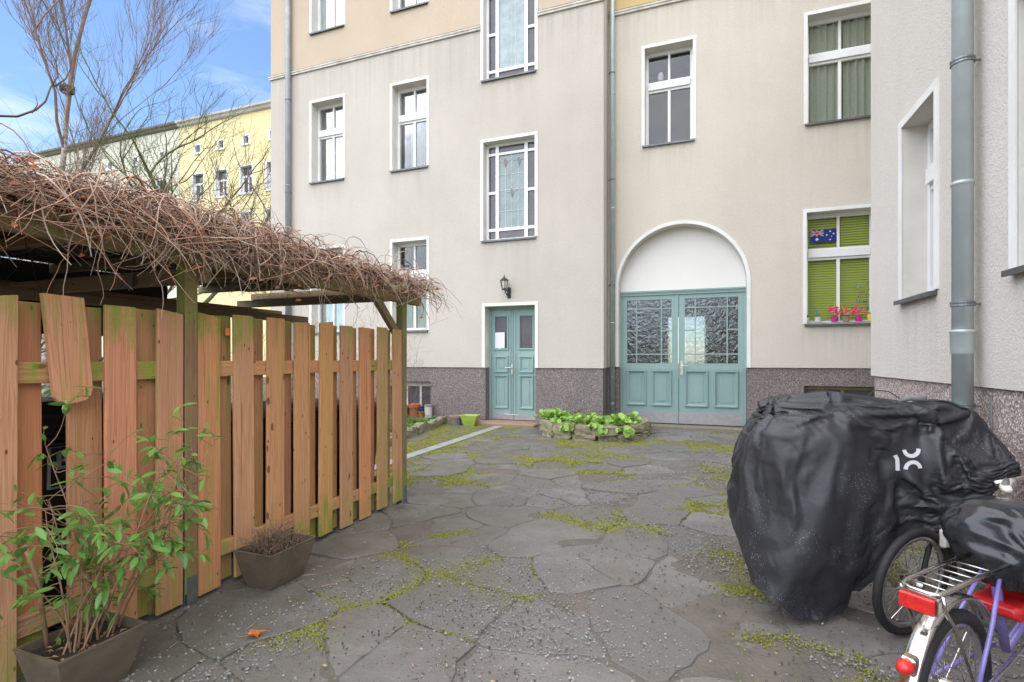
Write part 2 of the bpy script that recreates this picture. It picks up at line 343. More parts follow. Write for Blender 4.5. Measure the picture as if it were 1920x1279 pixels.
MT['twig_dark'] = plain('vine_twig_dark', (.07, .042, .032), (.14, .085, .06), .7, 9); MT['twig_red'] = plain('vine_twig_red', (.25, .10, .05), (.34, .17, .09), .65, 9)
MT['dry_leaf'] = leaf_mat('dry_vine_leaf', (.30, .06, .02), (.4, .13, .04), .6, .2)
MT['bark_moss'] = plain('mossy_bark', (.15, .17, .055), (.075, .06, .04), .85, 2.5); MT['bark'] = plain('bark', (.16, .115, .085), (.22, .165, .125), .85, 3)
MT['birch'] = plain('birch_bark', (.55, .48, .43), (.16, .11, .09), .7, 5); MT['birch_twig'] = plain('birch_twig', (.25, .165, .13), (.17, .11, .085), .8, 3)
MT['dry_twig'] = plain('dry_twig', (.42, .34, .2), (.26, .2, .12), .8, 5)
MT['pot_bronze'] = plain('pot_bronze', (.19, .155, .11), (.13, .105, .075), .42, 9, metal=.25, bumpd=.003, bscale=60); MT['pot_inner'] = plain('pot_inner', (.035, .035, .04), None, .6)
MT['stem'] = plain('shrub_stem', (.33, .19, .10), (.22, .135, .08), .65, 14)
MT['leaf'] = leaf_mat('shrub_leaf', (.10, .235, .045), (.26, .47, .10), .30, .28); MT['leaf_bright'] = leaf_mat('bed_leaf', (.20, .40, .06), (.44, .64, .16), .45, .3)
MT['leaf_cover'] = leaf_mat('ground_cover_leaf', (.06, .20, .03), (.18, .40, .07), .5, .25)
MT['heather'] = leaf_mat('heather_dry', (.20, .085, .065), (.34, .20, .15), .8, .1); MT['heather_green'] = leaf_mat('heather_green', (.06, .09, .025), (.12, .15, .05), .7, .1)
MT['terracotta'] = plain('terracotta', (.45, .13, .055), (.36, .10, .045), .6, 9, bumpd=.002); MT['terracotta_old'] = plain('terracotta_old', (.42, .21, .14), (.27, .22, .19), .8, 9)
MT['grey_pot'] = plain('grey_pot', (.17, .165, .16), (.23, .22, .21), .7, 9); MT['lime_pot'] = plain('lime_pot', (.36, .47, .075), (.30, .40, .06), .4, 6)
MT['cream_pot'] = plain('cream_pot', (.62, .58, .53), (.5, .47, .43), .5, 9); MT['blue_pot'] = plain('blue_pot', (.03, .045, .16), (.02, .03, .1), .4, 9)
MT['bin_black'] = plain('bin_black', (.012, .012, .013), (.02, .02, .021), .4, 6); MT['bin_grey'] = plain('bin_lid_grey', (.19, .17, .165), (.14, .125, .12), .5, 6)
MT['bin_green'] = plain('bin_green', (.05, .11, .07), (.04, .085, .06), .5, 6); MT['bin_brown'] = plain('bin_lid_brown', (.24, .12, .085), (.19, .10, .07), .5, 6)
MT['print_grey'] = plain('pale_print', (.32, .32, .33), None, .6)
MT['cover'] = cover_mat('bike_cover_cloth', (.019, .019, .0225), .47); MT['saddle_cover'] = cover_mat('saddle_cover_cloth', (.014, .015, .019), .20, False)
MT['logo'] = plain('logo_print', (.60, .60, .63), (.55, .55, .58), .55, 8)
MT['rubber'] = plain('tyre_rubber', (.015, .015, .016), (.022, .022, .022), .7, 20); MT['lilac'] = plain('lilac_frame', (.24, .20, .52), (.20, .165, .46), .25, 9, coat=.5)
MT['red_plastic'] = plain('red_plastic', (.50, .018, .022), (.42, .014, .018), .35, 6); MT['reflector'] = plain('red_reflector', (.66, .03, .025), (.48, .015, .015), .16, 60, bumpd=.002, bscale=170)
MT['rim'] = plain('rim_alloy', (.50, .50, .51), (.4, .4, .41), .3, 15, metal=.9); MT['grip_white'] = plain('white_grip', (.66, .62, .54), (.55, .5, .43), .5, 12); MT['grip_grey'] = plain('grip_grey', (.16, .16, .16), None, .7)
MT['yellow_wall'] = plain('yellow_facade', (.80, .68, .37), (.76, .64, .34), .9, .25); MT['pale_wall'] = plain('pale_facade', (.68, .66, .54), (.63, .60, .48), .9, .25)
MT['roof_pale'] = plain('cornice_pale', (.60, .58, .57), (.5, .48, .46), .8, 1); MT['roof_dark'] = plain('eaves_dark', (.20, .19, .15), (.14, .13, .11), .8, 1)
MT['flag_blue'] = plain('flag_blue', (.012, .03, .20), None, .7); MT['flag_red'] = plain('flag_red', (.5, .03, .04), None, .7)
MT['pink'] = leaf_mat('pink_petal', (.80, .05, .16), (.85, .12, .24), .5, .2); MT['magenta_pot'] = plain('magenta_pot', (.55, .02, .24), None, .3); MT['white_pot'] = plain('white_pot', (.66, .66, .63), (.4, .41, .38), .5, 40)
MT['yellow'] = plain('yellow_plastic', (.80, .58, .05), None, .5); MT['blue'] = plain('blue_plastic', (.05, .28, .50), None, .5); MT['orange'] = plain('orange_plastic', (.9, .25, .03), None, .4)
MT['brown_pot'] = plain('brown_basket', (.22, .15, .08), (.3, .22, .13), .8, 40)
MT['galv'] = plain('galvanised_bracket', (.25, .26, .27), (.18, .19, .2), .45, 12, metal=.6)

# ------------------------------------------------------------------ mesh helpers
WL = {}
class MB:
    def __init__(s): s.v = []; s.f = []
    def add(s, vs, fs):
        b = len(s.v); s.v += [tuple(q) for q in vs]; s.f += [tuple(i+b for i in f) for f in fs]; return s
    def quad(s, *p): return s.add(p, [tuple(range(len(p)))])
    def box(s, x0, y0, z0, x1, y1, z1):
        return s.add([(x0,y0,z0),(x1,y0,z0),(x1,y1,z0),(x0,y1,z0),(x0,y0,z1),(x1,y0,z1),(x1,y1,z1),(x0,y1,z1)],
                     [(0,3,2,1),(4,5,6,7),(0,1,5,4),(1,2,6,5),(2,3,7,6),(3,0,4,7)])
    def tube(s, pts, r, n=6, caps=True, flat=1.0):
        pts = [Vector(p) for p in pts]; k = len(pts)
        rs = r if isinstance(r, (list, tuple)) else [r]*k
        b = len(s.v); d0 = (pts[1]-pts[0]).normalized()
        up = Vector((0, 0, 1)) if abs(d0.z) < .9 else Vector((1, 0, 0)); a = d0.cross(up).normalized()
        for i, p in enumerate(pts):
            d = (pts[min(i+1, k-1)]-pts[max(i-1, 0)])
            d = d.normalized() if d.length > 1e-9 else d0
            a = (a-d*a.dot(d)); a = a.normalized() if a.length > 1e-6 else d.orthogonal().normalized(); c = d.cross(a)
            for j in range(n):
                th = 2*pi*j/n; s.v.append(tuple(p+(a*cos(th)+c*sin(th)*flat)*rs[i]))
        for i in range(k-1):
            for j in range(n):
                s.f.append((b+i*n+j, b+i*n+(j+1) % n, b+(i+1)*n+(j+1) % n, b+(i+1)*n+j))
        if caps:
            s.f.append(tuple(b+j for j in range(n))[::-1]); s.f.append(tuple(b+(k-1)*n+j for j in range(n)))
        return s
    def lathe(s, prof, cx=0, cy=0, cz=0, n=16, cap=True):
        b = len(s.v)
        for (r, z) in prof:
            for j in range(n): s.v.append((cx+r*cos(2*pi*j/n), cy+r*sin(2*pi*j/n), cz+z))
        for i in range(len(prof)-1):
            for j in range(n): s.f.append((b+i*n+j, b+i*n+(j+1) % n, b+(i+1)*n+(j+1) % n, b+(i+1)*n+j))
        if cap:
            s.f.append(tuple(b+j for j in range(n))[::-1]); k = len(prof)-1; s.f.append(tuple(b+k*n+j for j in range(n)))
        return s
    def obox(s, c, ax, ay, az):
        c, ax, ay, az = map(Vector, (c, ax, ay, az)); vs = []
        for sz in (-1, 1):
            for sx, sy in ((-1,-1),(1,-1),(1,1),(-1,1)): vs.append(c+ax*sx+ay*sy+az*sz)
        return s.add(vs, [(0,3,2,1),(4,5,6,7),(0,1,5,4),(1,2,6,5),(2,3,7,6),(3,0,4,7)])
    def loops(s, loops, closed_first=False, closed_last=True):
        """connect rings of equal length"""
        n = len(loops[0]); b = len(s.v)
        for L in loops: s.v += [tuple(q) for q in L]
        for i in range(len(loops)-1):
            for j in range(n): s.f.append((b+i*n+j, b+i*n+(j+1) % n, b+(i+1)*n+(j+1) % n, b+(i+1)*n+j))
        if closed_first: s.f.append(tuple(b+j for j in range(n))[::-1])
        if closed_last: s.f.append(tuple(b+(len(loops)-1)*n+j for j in range(n)))
        return s
    def mesh(s, name, off=(0, 0, 0), smooth=False, bev=0):
        me = bpy.data.meshes.new(name)
        ox, oy, oz = off
        me.from_pydata([(x-ox, y-oy, z-oz) for x, y, z in s.v], [], s.f); me.update()
        bm = bmesh.new(); bm.from_mesh(me)
        if bev: bmesh.ops.bevel(bm, geom=list(bm.edges), offset=bev, segments=1, affect='EDGES')
        if len(s.f) < 60000 and not getattr(s, 'keep', False): bmesh.ops.recalc_face_normals(bm, faces=bm.faces)
        bm.to_mesh(me); bm.free()
        if smooth: me.polygons.foreach_set('use_smooth', [True]*len(me.polygons))
        return me
    def build(s, name, mat, parent=None, local=False, smooth=False, bev=0, loc=None, rot=0.0):
        if parent is not None:
            off = (0, 0, 0) if local else WL.get(parent.name, (0, 0, 0))
            me = s.mesh(name, off, smooth, bev)
        else:
            if loc is None and not local:
                xs, ys, zs = zip(*s.v); loc = ((min(xs)+max(xs))/2, (min(ys)+max(ys))/2, min(zs))
            me = s.mesh(name, (0, 0, 0) if local else loc, smooth, bev); off = loc or (0, 0, 0)
        o = bpy.data.objects.new(name, me); C.objects.link(o)
        if parent is not None: o.parent = parent
        else: o.location = off; o.rotation_euler[2] = rot
        WL[o.name] = tuple(off)
        me.materials.append(MT[mat] if isinstance(mat, str) else mat)
        return o
def inst(src, name, parent=None, loc=(0, 0, 0), rot=None, scale=None):
    o = bpy.data.objects.new(name, src.data if hasattr(src, 'data') else src); C.objects.link(o)
    if parent is not None: o.parent = parent
    o.location = loc
    if rot is not None:
        if hasattr(rot, 'w'): o.rotation_mode = 'QUATERNION'; o.rotation_quaternion = rot
        else: o.rotation_euler = rot
    if scale is not None: o.scale = scale if hasattr(scale, '__len__') else (scale,)*3
    return o
def tag(o, label=None, cat=None, group=None, kind=None):
    if label: o['label'] = label
    if cat: o['category'] = cat
    if group: o['group'] = group
    if kind: o['kind'] = kind
    return o
def thing(name, label, cat, loc=(0, 0, 0), group=None, rot=0):
    o = bpy.data.objects.new(name, None); C.objects.link(o); o.location = loc; o.rotation_euler[2] = rot
    o.empty_display_size = .1; WL[o.name] = tuple(loc)
    return tag(o, label, cat, group)
def lerp(a, b, t): return a+(b-a)*t
def interp(tab, x):
    if x <= tab[0][0]: return tab[0][1]
    for (x0, y0), (x1, y1) in zip(tab, tab[1:]):
        if x <= x1:
            t = (x-x0)/(x1-x0); t = t*t*(3-2*t); return lerp(y0, y1, t)
    return tab[-1][1]

# ================================================================== GROUND
rng = random.Random(7)
g = MB(); g.box(-120, -60, -.6, 120, 160, -.09); gr = g.build('ground', 'far_ground', local=True, loc=(0, 0, 0)); tag(gr, kind='structure')
gs = MB(); gs.box(-14, -3, -.09, -2.86, 11.0, -.03); tag(gs.build('garden_soil_ground', 'soil', local=True, loc=(0, 0, 0)), kind='structure')
YL, YR, XW = 9.58, 10.10, 1.5
pb = MB()                      # bedding sand that shows in the joints
nx, ny = 120, 160
for i in range(nx+1):
    for j in range(ny+1):
        x = -5.2+i*(9.0/nx); y = -.6+j*(10.9/ny)
        pb.v.append((x, y, -.0035+.010*noise.noise((x*1.9, y*1.9, 3))+.004*noise.noise((x*7, y*7, 5))))
for i in range(nx):
    for j in range(ny):
        a = i*(ny+1)+j; pb.f.append((a, a+ny+1, a+ny+2, a+1))
pavement = pb.build('courtyard_pavement', 'joint', local=True, loc=(0, 0, 0), smooth=True); tag(pavement, kind='structure')

# irregular slabs: a Voronoi split, each slab a piece of its own
def clip(poly, nxn, nyn, d):
    out = []
    for i in range(len(poly)):
        p, q = poly[i], poly[(i+1) % len(poly)]
        sp = p[0]*nxn+p[1]*nyn-d; sq = q[0]*nxn+q[1]*nyn-d
        if sp <= 0: out.append(p)
        if (sp < 0 < sq) or (sq < 0 < sp):
            t = sp/(sp-sq); out.append((p[0]+(q[0]-p[0])*t, p[1]+(q[1]-p[1])*t))
    return out
def voronoi(pts, box):
    cells = []
    for i, (x, y) in enumerate(pts):
        poly = [(box[0], box[1]), (box[2], box[1]), (box[2], box[3]), (box[0], box[3])]
        for j, (u, v) in enumerate(pts):
            if i == j or abs(u-x) > 2.2 or abs(v-y) > 2.2: continue
            nxn, nyn = u-x, v-y; poly = clip(poly, nxn, nyn, (u*u+v*v-x*x-y*y)/2)
            if not poly: break
        cells.append(poly)
    return cells
JOINTS = []      # (x, y, width) samples along joints, for moss and grit
def pave(box, sp, seed, skip=None, stretch=1.0):
    r = random.Random(seed); pts = []
    yy = box[1]; row = 0
    while yy < box[3]:
        xx = box[0]+(sp*.5 if row % 2 else 0)
        step = sp*r.uniform(.85, 1.2)
        while xx < box[2]:
            pts.append((xx+r.uniform(-.42, .42)*sp, yy+r.uniform(-.42, .42)*sp)); xx += sp*r.uniform(.72, 1.5)*stretch
        yy += step; row += 1
    for (cx, cy), poly in zip(pts, voronoi(pts, box)):
        if len(poly) < 3: continue
        cx = sum(p[0] for p in poly)/len(poly); cy = sum(p[1] for p in poly)/len(poly)
        if skip and skip(cx, cy): continue
        jw = r.choice((.001, .002, .004, .006, .012))
        ring = []
        n = len(poly)
        for i in range(n):
            p, q = poly[i], poly[(i+1) % n]; L = math.hypot(q[0]-p[0], q[1]-p[1]); k = max(1, min(7, int(L/.075)))
            for a in range(k):
                t = a/k; x = lerp(p[0], q[0], t); y = lerp(p[1], q[1], t); wn = noise.noise_vector((x*2.6, y*2.6, seed)); wf_ = noise.noise_vector((x*8, y*8, seed+3)); x += wn.x*.075+wf_.x*.02; y += wn.y*.075+wf_.y*.02
                JOINTS.append((x, y, jw))
                d = math.hypot(cx-x, cy-y)+1e-6; sh = jw+.018*(noise.noise((x*8, y*8, seed))+.2)
                if a == 0: sh += .018*r.random()
                sh = max(sh, .002); ring.append((x+(cx-x)/d*sh, y+(cy-y)/d*sh))
        if len(ring) < 4: continue
        tx, ty = r.uniform(-.008, .008), r.uniform(-.008, .008); h = r.choice((-.007, -.004, -.001, .001, .004, .008))
        def zz(x, y): return h+(x-cx)*tx+(y-cy)*ty
        mb = MB(); lo = []; mid = []; top = []
        for x, y in ring:
            d = math.hypot(cx-x, cy-y)+1e-6
            lo.append((x-cx, y-cy, -.03)); mid.append((x-cx, y-cy, zz(x, y)-.003))
            s_ = .004; top.append((x+(cx-x)/d*s_-cx, y+(cy-y)/d*s_-cy, zz(x, y)+.001))
        mb.loops([lo, mid, top]); o = mb.build('slab', 'slate', pavement, local=True); o.location = (cx, cy, 0)
def skip_main(x, y):
    if x > 1.47 and y < 5.8: return True
    if x < -2.62-.45 and y < 4.3: return True
    if -2.5 < x < -1.1 and 8.5 < y: return True
    return y > (9.62 if x < -1.75 else 10.05)
pave((-3.62, .55, 3.2, 10.06), .47, 11, skip_main, 1.0)
pave((-4.85, 4.6, -3.80, 9.56), .42, 5, lambda x, y: x < -4.98+.02*(y-4.6), 1.5)
# drain strip
ds = MB(); ds.box(-3.80, 4.4, -.03, -3.63, 9.40, .012); tag(ds.build('drain_strip', 'concrete'), 'pale concrete drain strip running from fence end to teal door', 'drain')

# grit, moss and litter
def chips(n, seed, dens, size, name, mat, label):
    r = random.Random(seed); mb = MB(); mb.keep = True; k = 0; tries = 0
    while k < n and tries < n*40:
        tries += 1; y = .9+8.9*r.random()**1.7; x = r.uniform(-3.2, 2.4)
        if x > 1.45 and y < 5.8: continue
        if x < -2.55 and y < 4.2: continue
        if -2.75 < x < -.9 and y > 8.15: continue
        if r.random() > dens(x, y): continue
        s_ = size*(.35+1.1*r.random()**2.2); a = r.uniform(0, pi); ca, sa = cos(a)*s_, sin(a)*s_; h = s_*r.uniform(.5, .9); z = .005+r.uniform(0, .006)
        w = r.uniform(.45, .8)
        mb.add([(x+ca, y+sa, z), (x-sa*w, y+ca*w, z), (x-ca, y-sa, z), (x+sa*w, y-ca*w, z), (x+ca*.35, y+sa*.35, z+h), (x-ca*.4, y-sa*.3, z+h*.85)],
               [(0, 1, 4), (1, 5, 4), (1, 2, 5), (2, 3, 5), (3, 4, 5), (3, 0, 4)]); k += 1
    return tag(mb.build(name, mat, local=True, loc=(0, 0, 0)), label, 'gravel', kind='stuff')
def patchy(sc, a, b, s=0): return lambda x, y: max(0, min(1, (noise.fractal((x*sc+s, y*sc, s), 1.0, 2.0, 4)-a)/(b-a)))*(.25+.75*min(1, max(0, (x+2.4)/1.2)))
chips(26000, 3, patchy(.9, -.02, .32, 2), .0074, 'gravel', 'gravel', 'grey gravel chips scattered over the slabs')
chips(3000, 4, patchy(.8, -.2, .5, 5), .0062, 'gravel', 'gravel_pale', 'pale grit specks scattered over the slabs')
chips(9000, 5, patchy(.7, -.25, .35, 8), .0066, 'gravel', 'gravel_dark', 'dark grit specks scattered over the slabs')

def mossw(x, y):
    b = noise.fractal((x*.9+4, y*.9, 9), 1.0, 2.0, 4)
    w = b*1.3-.02
    if x > .1 and y < 5.2: w += .6
    if x < -1.05: w += .12 + (.25 if 1.4 < y < 3.2 and x > -2.1 else -.15)
    if 5.6 < y < 8.6: w += .42
    if x < -3.6: w += .9
    if -.9 < x < .2 and y < 3.2: w -= .35
    if y > 3.2: w += .05
    return w
def moss(seed, n, name, mat, bias, label):
    r = random.Random(seed); mb = MB(); mb.keep = True; k = 0; tries = 0
    while k < n and tries < 60*n:
        tries += 1; x, y, w = JOINTS[int(r.random()*len(JOINTS))]
        m = mossw(x, y)+bias
        if m < .22+.6*r.random(): continue
        if math.hypot(x, y) < 1.2: continue
        sp = .025+.10*max(0, m-.25)
        cl = 15 if y < 4 else 8
        for _ in range(cl):
            px, py = x+r.gauss(0, sp), y+r.gauss(0, sp*.8); 
            if px > 1.48 and py < 5.8: continue
            h = r.uniform(.003, .010); a = r.uniform(0, pi); s_ = r.uniform(.0035, .0075)*(1 if y < 4 else 1.6)
            dx, dy = cos(a)*s_, sin(a)*s_; z = .001
            mb.add([(px-dx, py-dy, z), (px+dx, py+dy, z), (px+dy*1.3, py-dx*1.3, z), (px+r.uniform(-1, 1)*s_*1.3, py+r.uniform(-1, 1)*s_*1.3, z+h)], [(0, 1, 3), (1, 2, 3), (2, 0, 3)])
        k += 1
    return tag(mb.build(name, mat, local=True, loc=(0, 0, 0)), label, 'moss', kind='stuff')
moss(21, 11000, 'moss', 'moss', -.02, 'yellow green moss growing in the slab joints')
moss(22, 1500, 'moss', 'moss_rust', -.28, 'rusty brown dry moss in the slab joints')
lt = MB(); r = random.Random(31)
for _ in range(420):
    y = 1.0+8*r.random()**1.6; x = r.uniform(-2.5, 1.4) if r.random() < .5 else r.uniform(-2.5, -1.0)
    a = r.uniform(0, pi); s_ = r.uniform(.006, .016); w = s_*r.uniform(.2, .45); z = .012+r.uniform(0, .006)
    ca, sa = cos(a), sin(a)
    lt.add([(x+ca*s_, y+sa*s_, z+.004), (x-sa*w, y+ca*w, z), (x-ca*s_, y-sa*s_, z+.003), (x+sa*w, y-ca*w, z+.005)], [(0, 1, 2), (0, 2, 3)])
for _ in range(26):            # fine dead stalks near the fence
    y = r.uniform(1.2, 4.2); x = -2.5+r.random()*.55; a = r.uniform(0, pi); s_ = r.uniform(.03, .08)
    lt.tube([(x, y, .016), (x+cos(a)*s_*.5, y+sin(a)*s_*.5, .021), (x+cos(a+.3)*s_, y+sin(a+.3)*s_, .014)], .0018, 3)
tag(lt.build('leaf_litter', 'litter', local=True, loc=(0, 0, 0)), 'small dry leaf bits strewn over the slabs', 'litter', kind='stuff')
# orange maple leaf
ml = MB(); pts = []
for i in range(22):
    a = 2*pi*i/22; rr_ = .034*(1+.35*cos(5*a)) if i % 2 == 0 else .022*(1+.25*cos(5*a)); pts.append((rr_*cos(a)*1.15, rr_*sin(a), .012+.016*abs(cos(a*1.5))))
ml.add([(0, 0, .008)]+pts, [(0, 1+i, 1+(i+1) % 22) for i in range(22)])
ml.tube([(-.03, 0, .012), (-.055, .008, .008), (-.075, .0, .012)], .0015, 4)
tag(ml.build('fallen_leaf', 'leaf_orange', local=True, loc=(-1.98, 1.86, .006), rot=.6), 'orange lobed autumn leaf lying on dark slab', 'leaf')

# ================================================================== BUILDINGS
def facade(parent, name, mat, Y, x0, x1, z0, z1, openings, flip=None):
    xs = sorted({x0, x1, *[min(max(v, x0), x1) for o in openings for v in o[:2]]}); zs = sorted({z0, z1, *[min(max(v, z0), z1) for o in openings for v in o[2:4]]})
    mb = MB()
    for a, b in zip(xs, xs[1:]):
        for c_, d in zip(zs, zs[1:]):
            mx_, mz = (a+b)/2, (c_+d)/2
            if any(o[0] < mx_ < o[1] and o[2] < mz < o[3] for o in openings): continue
            if flip: mb.quad(*[flip(px, pz) for px, pz in ((a, c_), (b, c_), (b, d), (a, d))])
            else: mb.quad((a, Y, c_), (b, Y, c_), (b, Y, d), (a, Y, d))
    mb.keep = True
    o = mb.build(name, mat, parent)
    return o

TW = .06          # width of the white band round an opening
def window(parent, loc, W, H, rot=0, kind='sash', split=.62, depth=.205, curtain=None, ntop=2, gt='glass', label=None, roomd=1.2):
    """local frame: x right along the wall, y into the wall, z up; the lower left of the white band is the origin"""
    fm = MB(); y0, y1 = depth, depth+.06
    a, b, t = TW, W-TW, H-TW; fw = .065
    panes = []
    def bar(x0, x1, z0, z1, dy0=0, dy1=0): fm.box(x0, y0+dy0, z0, x1, y1+dy1, z1)
    if kind == 'sash':
        zt = H*split
        bar(a, a+fw*.8, .0, t); bar(b-fw*.8, b, 0, t); bar(a+fw*.8, b-fw*.8, 0, fw*.9); bar(a+fw*.8, b-fw*.8, t-fw, t)
        bar(a+fw*.8, b-fw*.8, zt-.06, zt+.06, -.03)              # transom, standing proud
        bar(a+fw*.8, b-fw*.8, zt-.105, zt-.062, .004); bar(a+fw*.8, b-fw*.8, zt+.062, zt+.10, .004)
        m = (a+b)/2
        bar(m-.024, m+.024, fw*.9, zt-.105, .006); bar(m-.02, m+.02, zt+.10, t-fw, .006)
        panes = [(a+fw*.8, m-.024, fw*.9, zt-.105), (m+.024, b-fw*.8, fw*.9, zt-.105), (a+fw*.8, m-.02, zt+.10, t-fw), (m+.02, b-fw*.8, zt+.10, t-fw)]
    elif kind == 'stair':
        xs = [a, a+.05, a+.05+.15, a+.27, b-.27, b-.20, b-.05, b]; hb = .05
        bar(xs[0], xs[1], 0, t); bar(xs[6], xs[7], 0, t); bar(xs[2], xs[3], 0, t); bar(xs[4], xs[5], 0, t)
        zrow = [0, .05, .205, .265, t-.23, t-.18, t-.05, t]
        for (p, q) in ((xs[1], xs[2]), (xs[3], xs[4]), (xs[5], xs[6])):
            for (u, v) in ((zrow[0], zrow[1]), (zrow[2], zrow[3]), (zrow[4], zrow[5]), (zrow[6], zrow[7])): bar(p, q, u, v)
        zm = .265+(t-.23-.265)*.49
        for (p, q) in ((xs[1], xs[2]), (xs[5], xs[6])): bar(p, q, zm-.028, zm+.028)
        for (p, q) in ((xs[1], xs[2]), (xs[3], xs[4]), (xs[5], xs[6])):
            panes += [(p, q, zrow[1], zrow[2], 'glass_grey'), (p, q, zrow[5], zrow[6], 'glass_grey')]
        for (p, q) in ((xs[1], xs[2]), (xs[5], xs[6])): panes += [(p, q, zrow[3], zm-.028, 'glass_grey'), (p, q, zm+.028, zrow[4], 'glass_grey')]
        panes.append((xs[3], xs[4], zrow[3], zrow[4], gt))
    fo = fm.build('window', 'white', parent, local=True); 
    P = WL[parent.name]; fo.location = (loc[0]-P[0], loc[1]-P[1], loc[2]-P[2]); fo.rotation_euler[2] = rot
    if label: fo['label'] = label
    tr = MB(); e = .012
    tr.box(0, -e, 0, a, .002, t); tr.box(b, -e, 0, W, .002, t); tr.box(0, -e, t, W, .002, H); tr.build('trim', 'trim', fo, local=True)
    rv = MB(); d = depth+.10
    rv.quad((a, 0, 0), (a, d, 0), (a, d, t), (a, 0, t)); rv.quad((b, 0, 0), (b, 0, t), (b, d, t), (b, d, 0)); rv.quad((a, 0, t), (a, d, t), (b, d, t), (b, 0, t)); rv.quad((a, 0, 0), (b, 0, 0), (b, d, 0), (a, d, 0))
    rv.build('reveal', 'reveal', fo, local=True)
    sl = MB(); x0, x1 = .02, W-.03
    sl.loops([[(x0, -.05, -.045), (x1, -.05, -.045), (x1, y0+.01, .003), (x0, y0+.01, .003)], [(x0, -.05, -.012), (x1, -.05, -.012), (x1, y0+.01, .022), (x0, y0+.01, .022)]], True, True)
    sl.build('sill', 'sill', fo, local=True)
    for q in panes:
        pm = MB(); pm.box(q[0]-.003, y0+.030, q[2]-.003, q[1]+.003, y0+.036, q[3]+.003); pm.build('pane', q[4] if len(q) > 4 else gt, fo, local=True)
    rm = MB(); yb = depth+roomd; x0, x1, zt2 = a-.25, b+.25, t+.2; ya = depth+.062
    rm.quad((x0, yb, -.3), (x1, yb, -.3), (x1, yb, zt2), (x0, yb, zt2)); rm.quad((x0, ya, -.3), (x0, yb, -.3), (x0, yb, zt2), (x0, ya, zt2)); rm.quad((x1, ya, -.3), (x1, ya, zt2), (x1, yb, zt2), (x1, yb, -.3))
    rm.quad((x0, ya, zt2), (x0, yb, zt2), (x1, yb, zt2), (x1, ya, zt2)); rm.quad((x0, ya, -.3), (x1, ya, -.3), (x1, yb, -.3), (x0, yb, -.3))
    rm.build('room_interior', 'room', fo, local=True)
    if curtain:
        for (x0, x1, z0, z1, mat, wav, nw) in curtain:
            cm = MB(); n = nw*6; yc = depth+.075
            for i in range(n+1):
                x = lerp(x0, x1, i/n); y = yc+wav*sin(i/6*2*pi)+wav*.5*sin(i*.37)
                cm.v += [(x, y, z0), (x+wav*.4*sin(i*.9), y, z1)]
            for i in range(n): cm.f.append((2*i, 2*i+2, 2*i+3, 2*i+1))
            cm.build('curtain', mat, fo, local=True, smooth=True)
    return fo

def pipe_run(name, label, x, y, z0, z1, r, mat, joints, brackets, wall, group=None):
    t = thing(name, label, 'downpipe', (x, y, z0), group)
    mb = MB(); mb.tube([(x, y, z0), (x, y, z1)], r, 20); mb.build('pipe', mat, t, smooth=True)
    for j in joints:
        m2 = MB(); m2.lathe([(r+.001, -.012), (r+.006, -.008), (r+.006, .008), (r+.001, .012)], x, y, j, 20, False); m2.build('joint', mat, t, smooth=True)
    for b in brackets:
        m2 = MB(); m2.lathe([(r+.001, -.016), (r+.008, -.014), (r+.008, -.004), (r+.004, 0), (r+.008, .004), (r+.008, .014), (r+.001, .016)], x, y, b, 20, False)
        wx, wy = wall; d = Vector((wx-x, wy-y, 0)); m2.tube([(x+d.x*.4, y+d.y*.4, b), (wx, wy, b)], .007, 6)
        n_ = d.normalized(); pv = Vector((-n_.y, n_.x, 0)); m2.obox(Vector((x, y, b))+pv*(r+.012)-n_*.0, n_*.004, pv*.016, Vector((0, 0, .014)))
        m2.build('bracket', 'galv', t)
    return t

# ---------------------------------------------------------------- left block of the house
HL = thing('left_apartment_block', 'beige rendered apartment block with teal double door and stair windows', 'building', (-5.7, YL, 0))
XL0, XL1 = -9.715, -1.745
ZS = 7.955
WA, WB = (-8.555, 1.005), (-6.378, .965)
winL = [(WA[0], 5.38, WA[1], 1.888), (WB[0], 5.38, WB[1], 1.888), (WA[0], 1.92, WA[1], 1.965), (WB[0], 1.92, WB[1], 1.965), (WA[0], 8.82, WA[1], 1.888), (WB[0], 8.82, WB[1], 1.888),
        (-4.236, 3.695, 1.21, 2.035), (-4.236, 6.925, 1.21, 2.035)]
def opn(w): return (w[0]+TW, w[0]+w[2]-TW, w[1], w[1]+w[3]-TW)
DX0, DX1, DZ = -4.143, -3.082, 2.365
opL = [opn(w) for w in winL]+[(DX0, DX1, -1, DZ)]
PZ = 1.135
facade(HL, 'wall', 'stucco_left', YL, XL0, XL1, PZ, ZS+.05, opL)
up = facade(HL, 'wall', 'stucco_left_up', YL, XL0, XL1, ZS+.05, 17, opL); up['label'] = 'warmer tan upper wall above the moulding'
BW = (-6.75, -5.40, .08, .83)        # cellar window
facade(HL, 'plinth', 'plinth', YL+.028, XL0, DX0, -.2, PZ, [BW]); facade(HL, 'plinth', 'plinth', YL+.028, DX1, XL1-.02, -.2, PZ, [])
rt = MB(); rt.keep = True
rt.quad((XL1, YL, PZ), (XL1, YR+.3, PZ), (XL1, YR+.3, 17), (XL1, YL, 17)); rt.quad((XL0, YL, -.2), (XL0, YL, 17), (XL0, 20, 17), (XL0, 20, -.2)); rt.quad((XL0, YL, 17), (XL1, YL, 17), (XL1, 20, 17), (XL0, 20, 17)); rt.quad((XL0, YL, PZ), (XL0, YL+.05, PZ), (XL1, YL+.05, PZ), (XL1, YL, PZ))
rt.quad((XL1-.02, YL+.028, PZ-.001), (XL1, YL+.028, PZ), (XL1, YR+.3, PZ), (XL1-.02, YR+.3, PZ-.001))
rt.build('side_wall', 'stucco_left', HL)
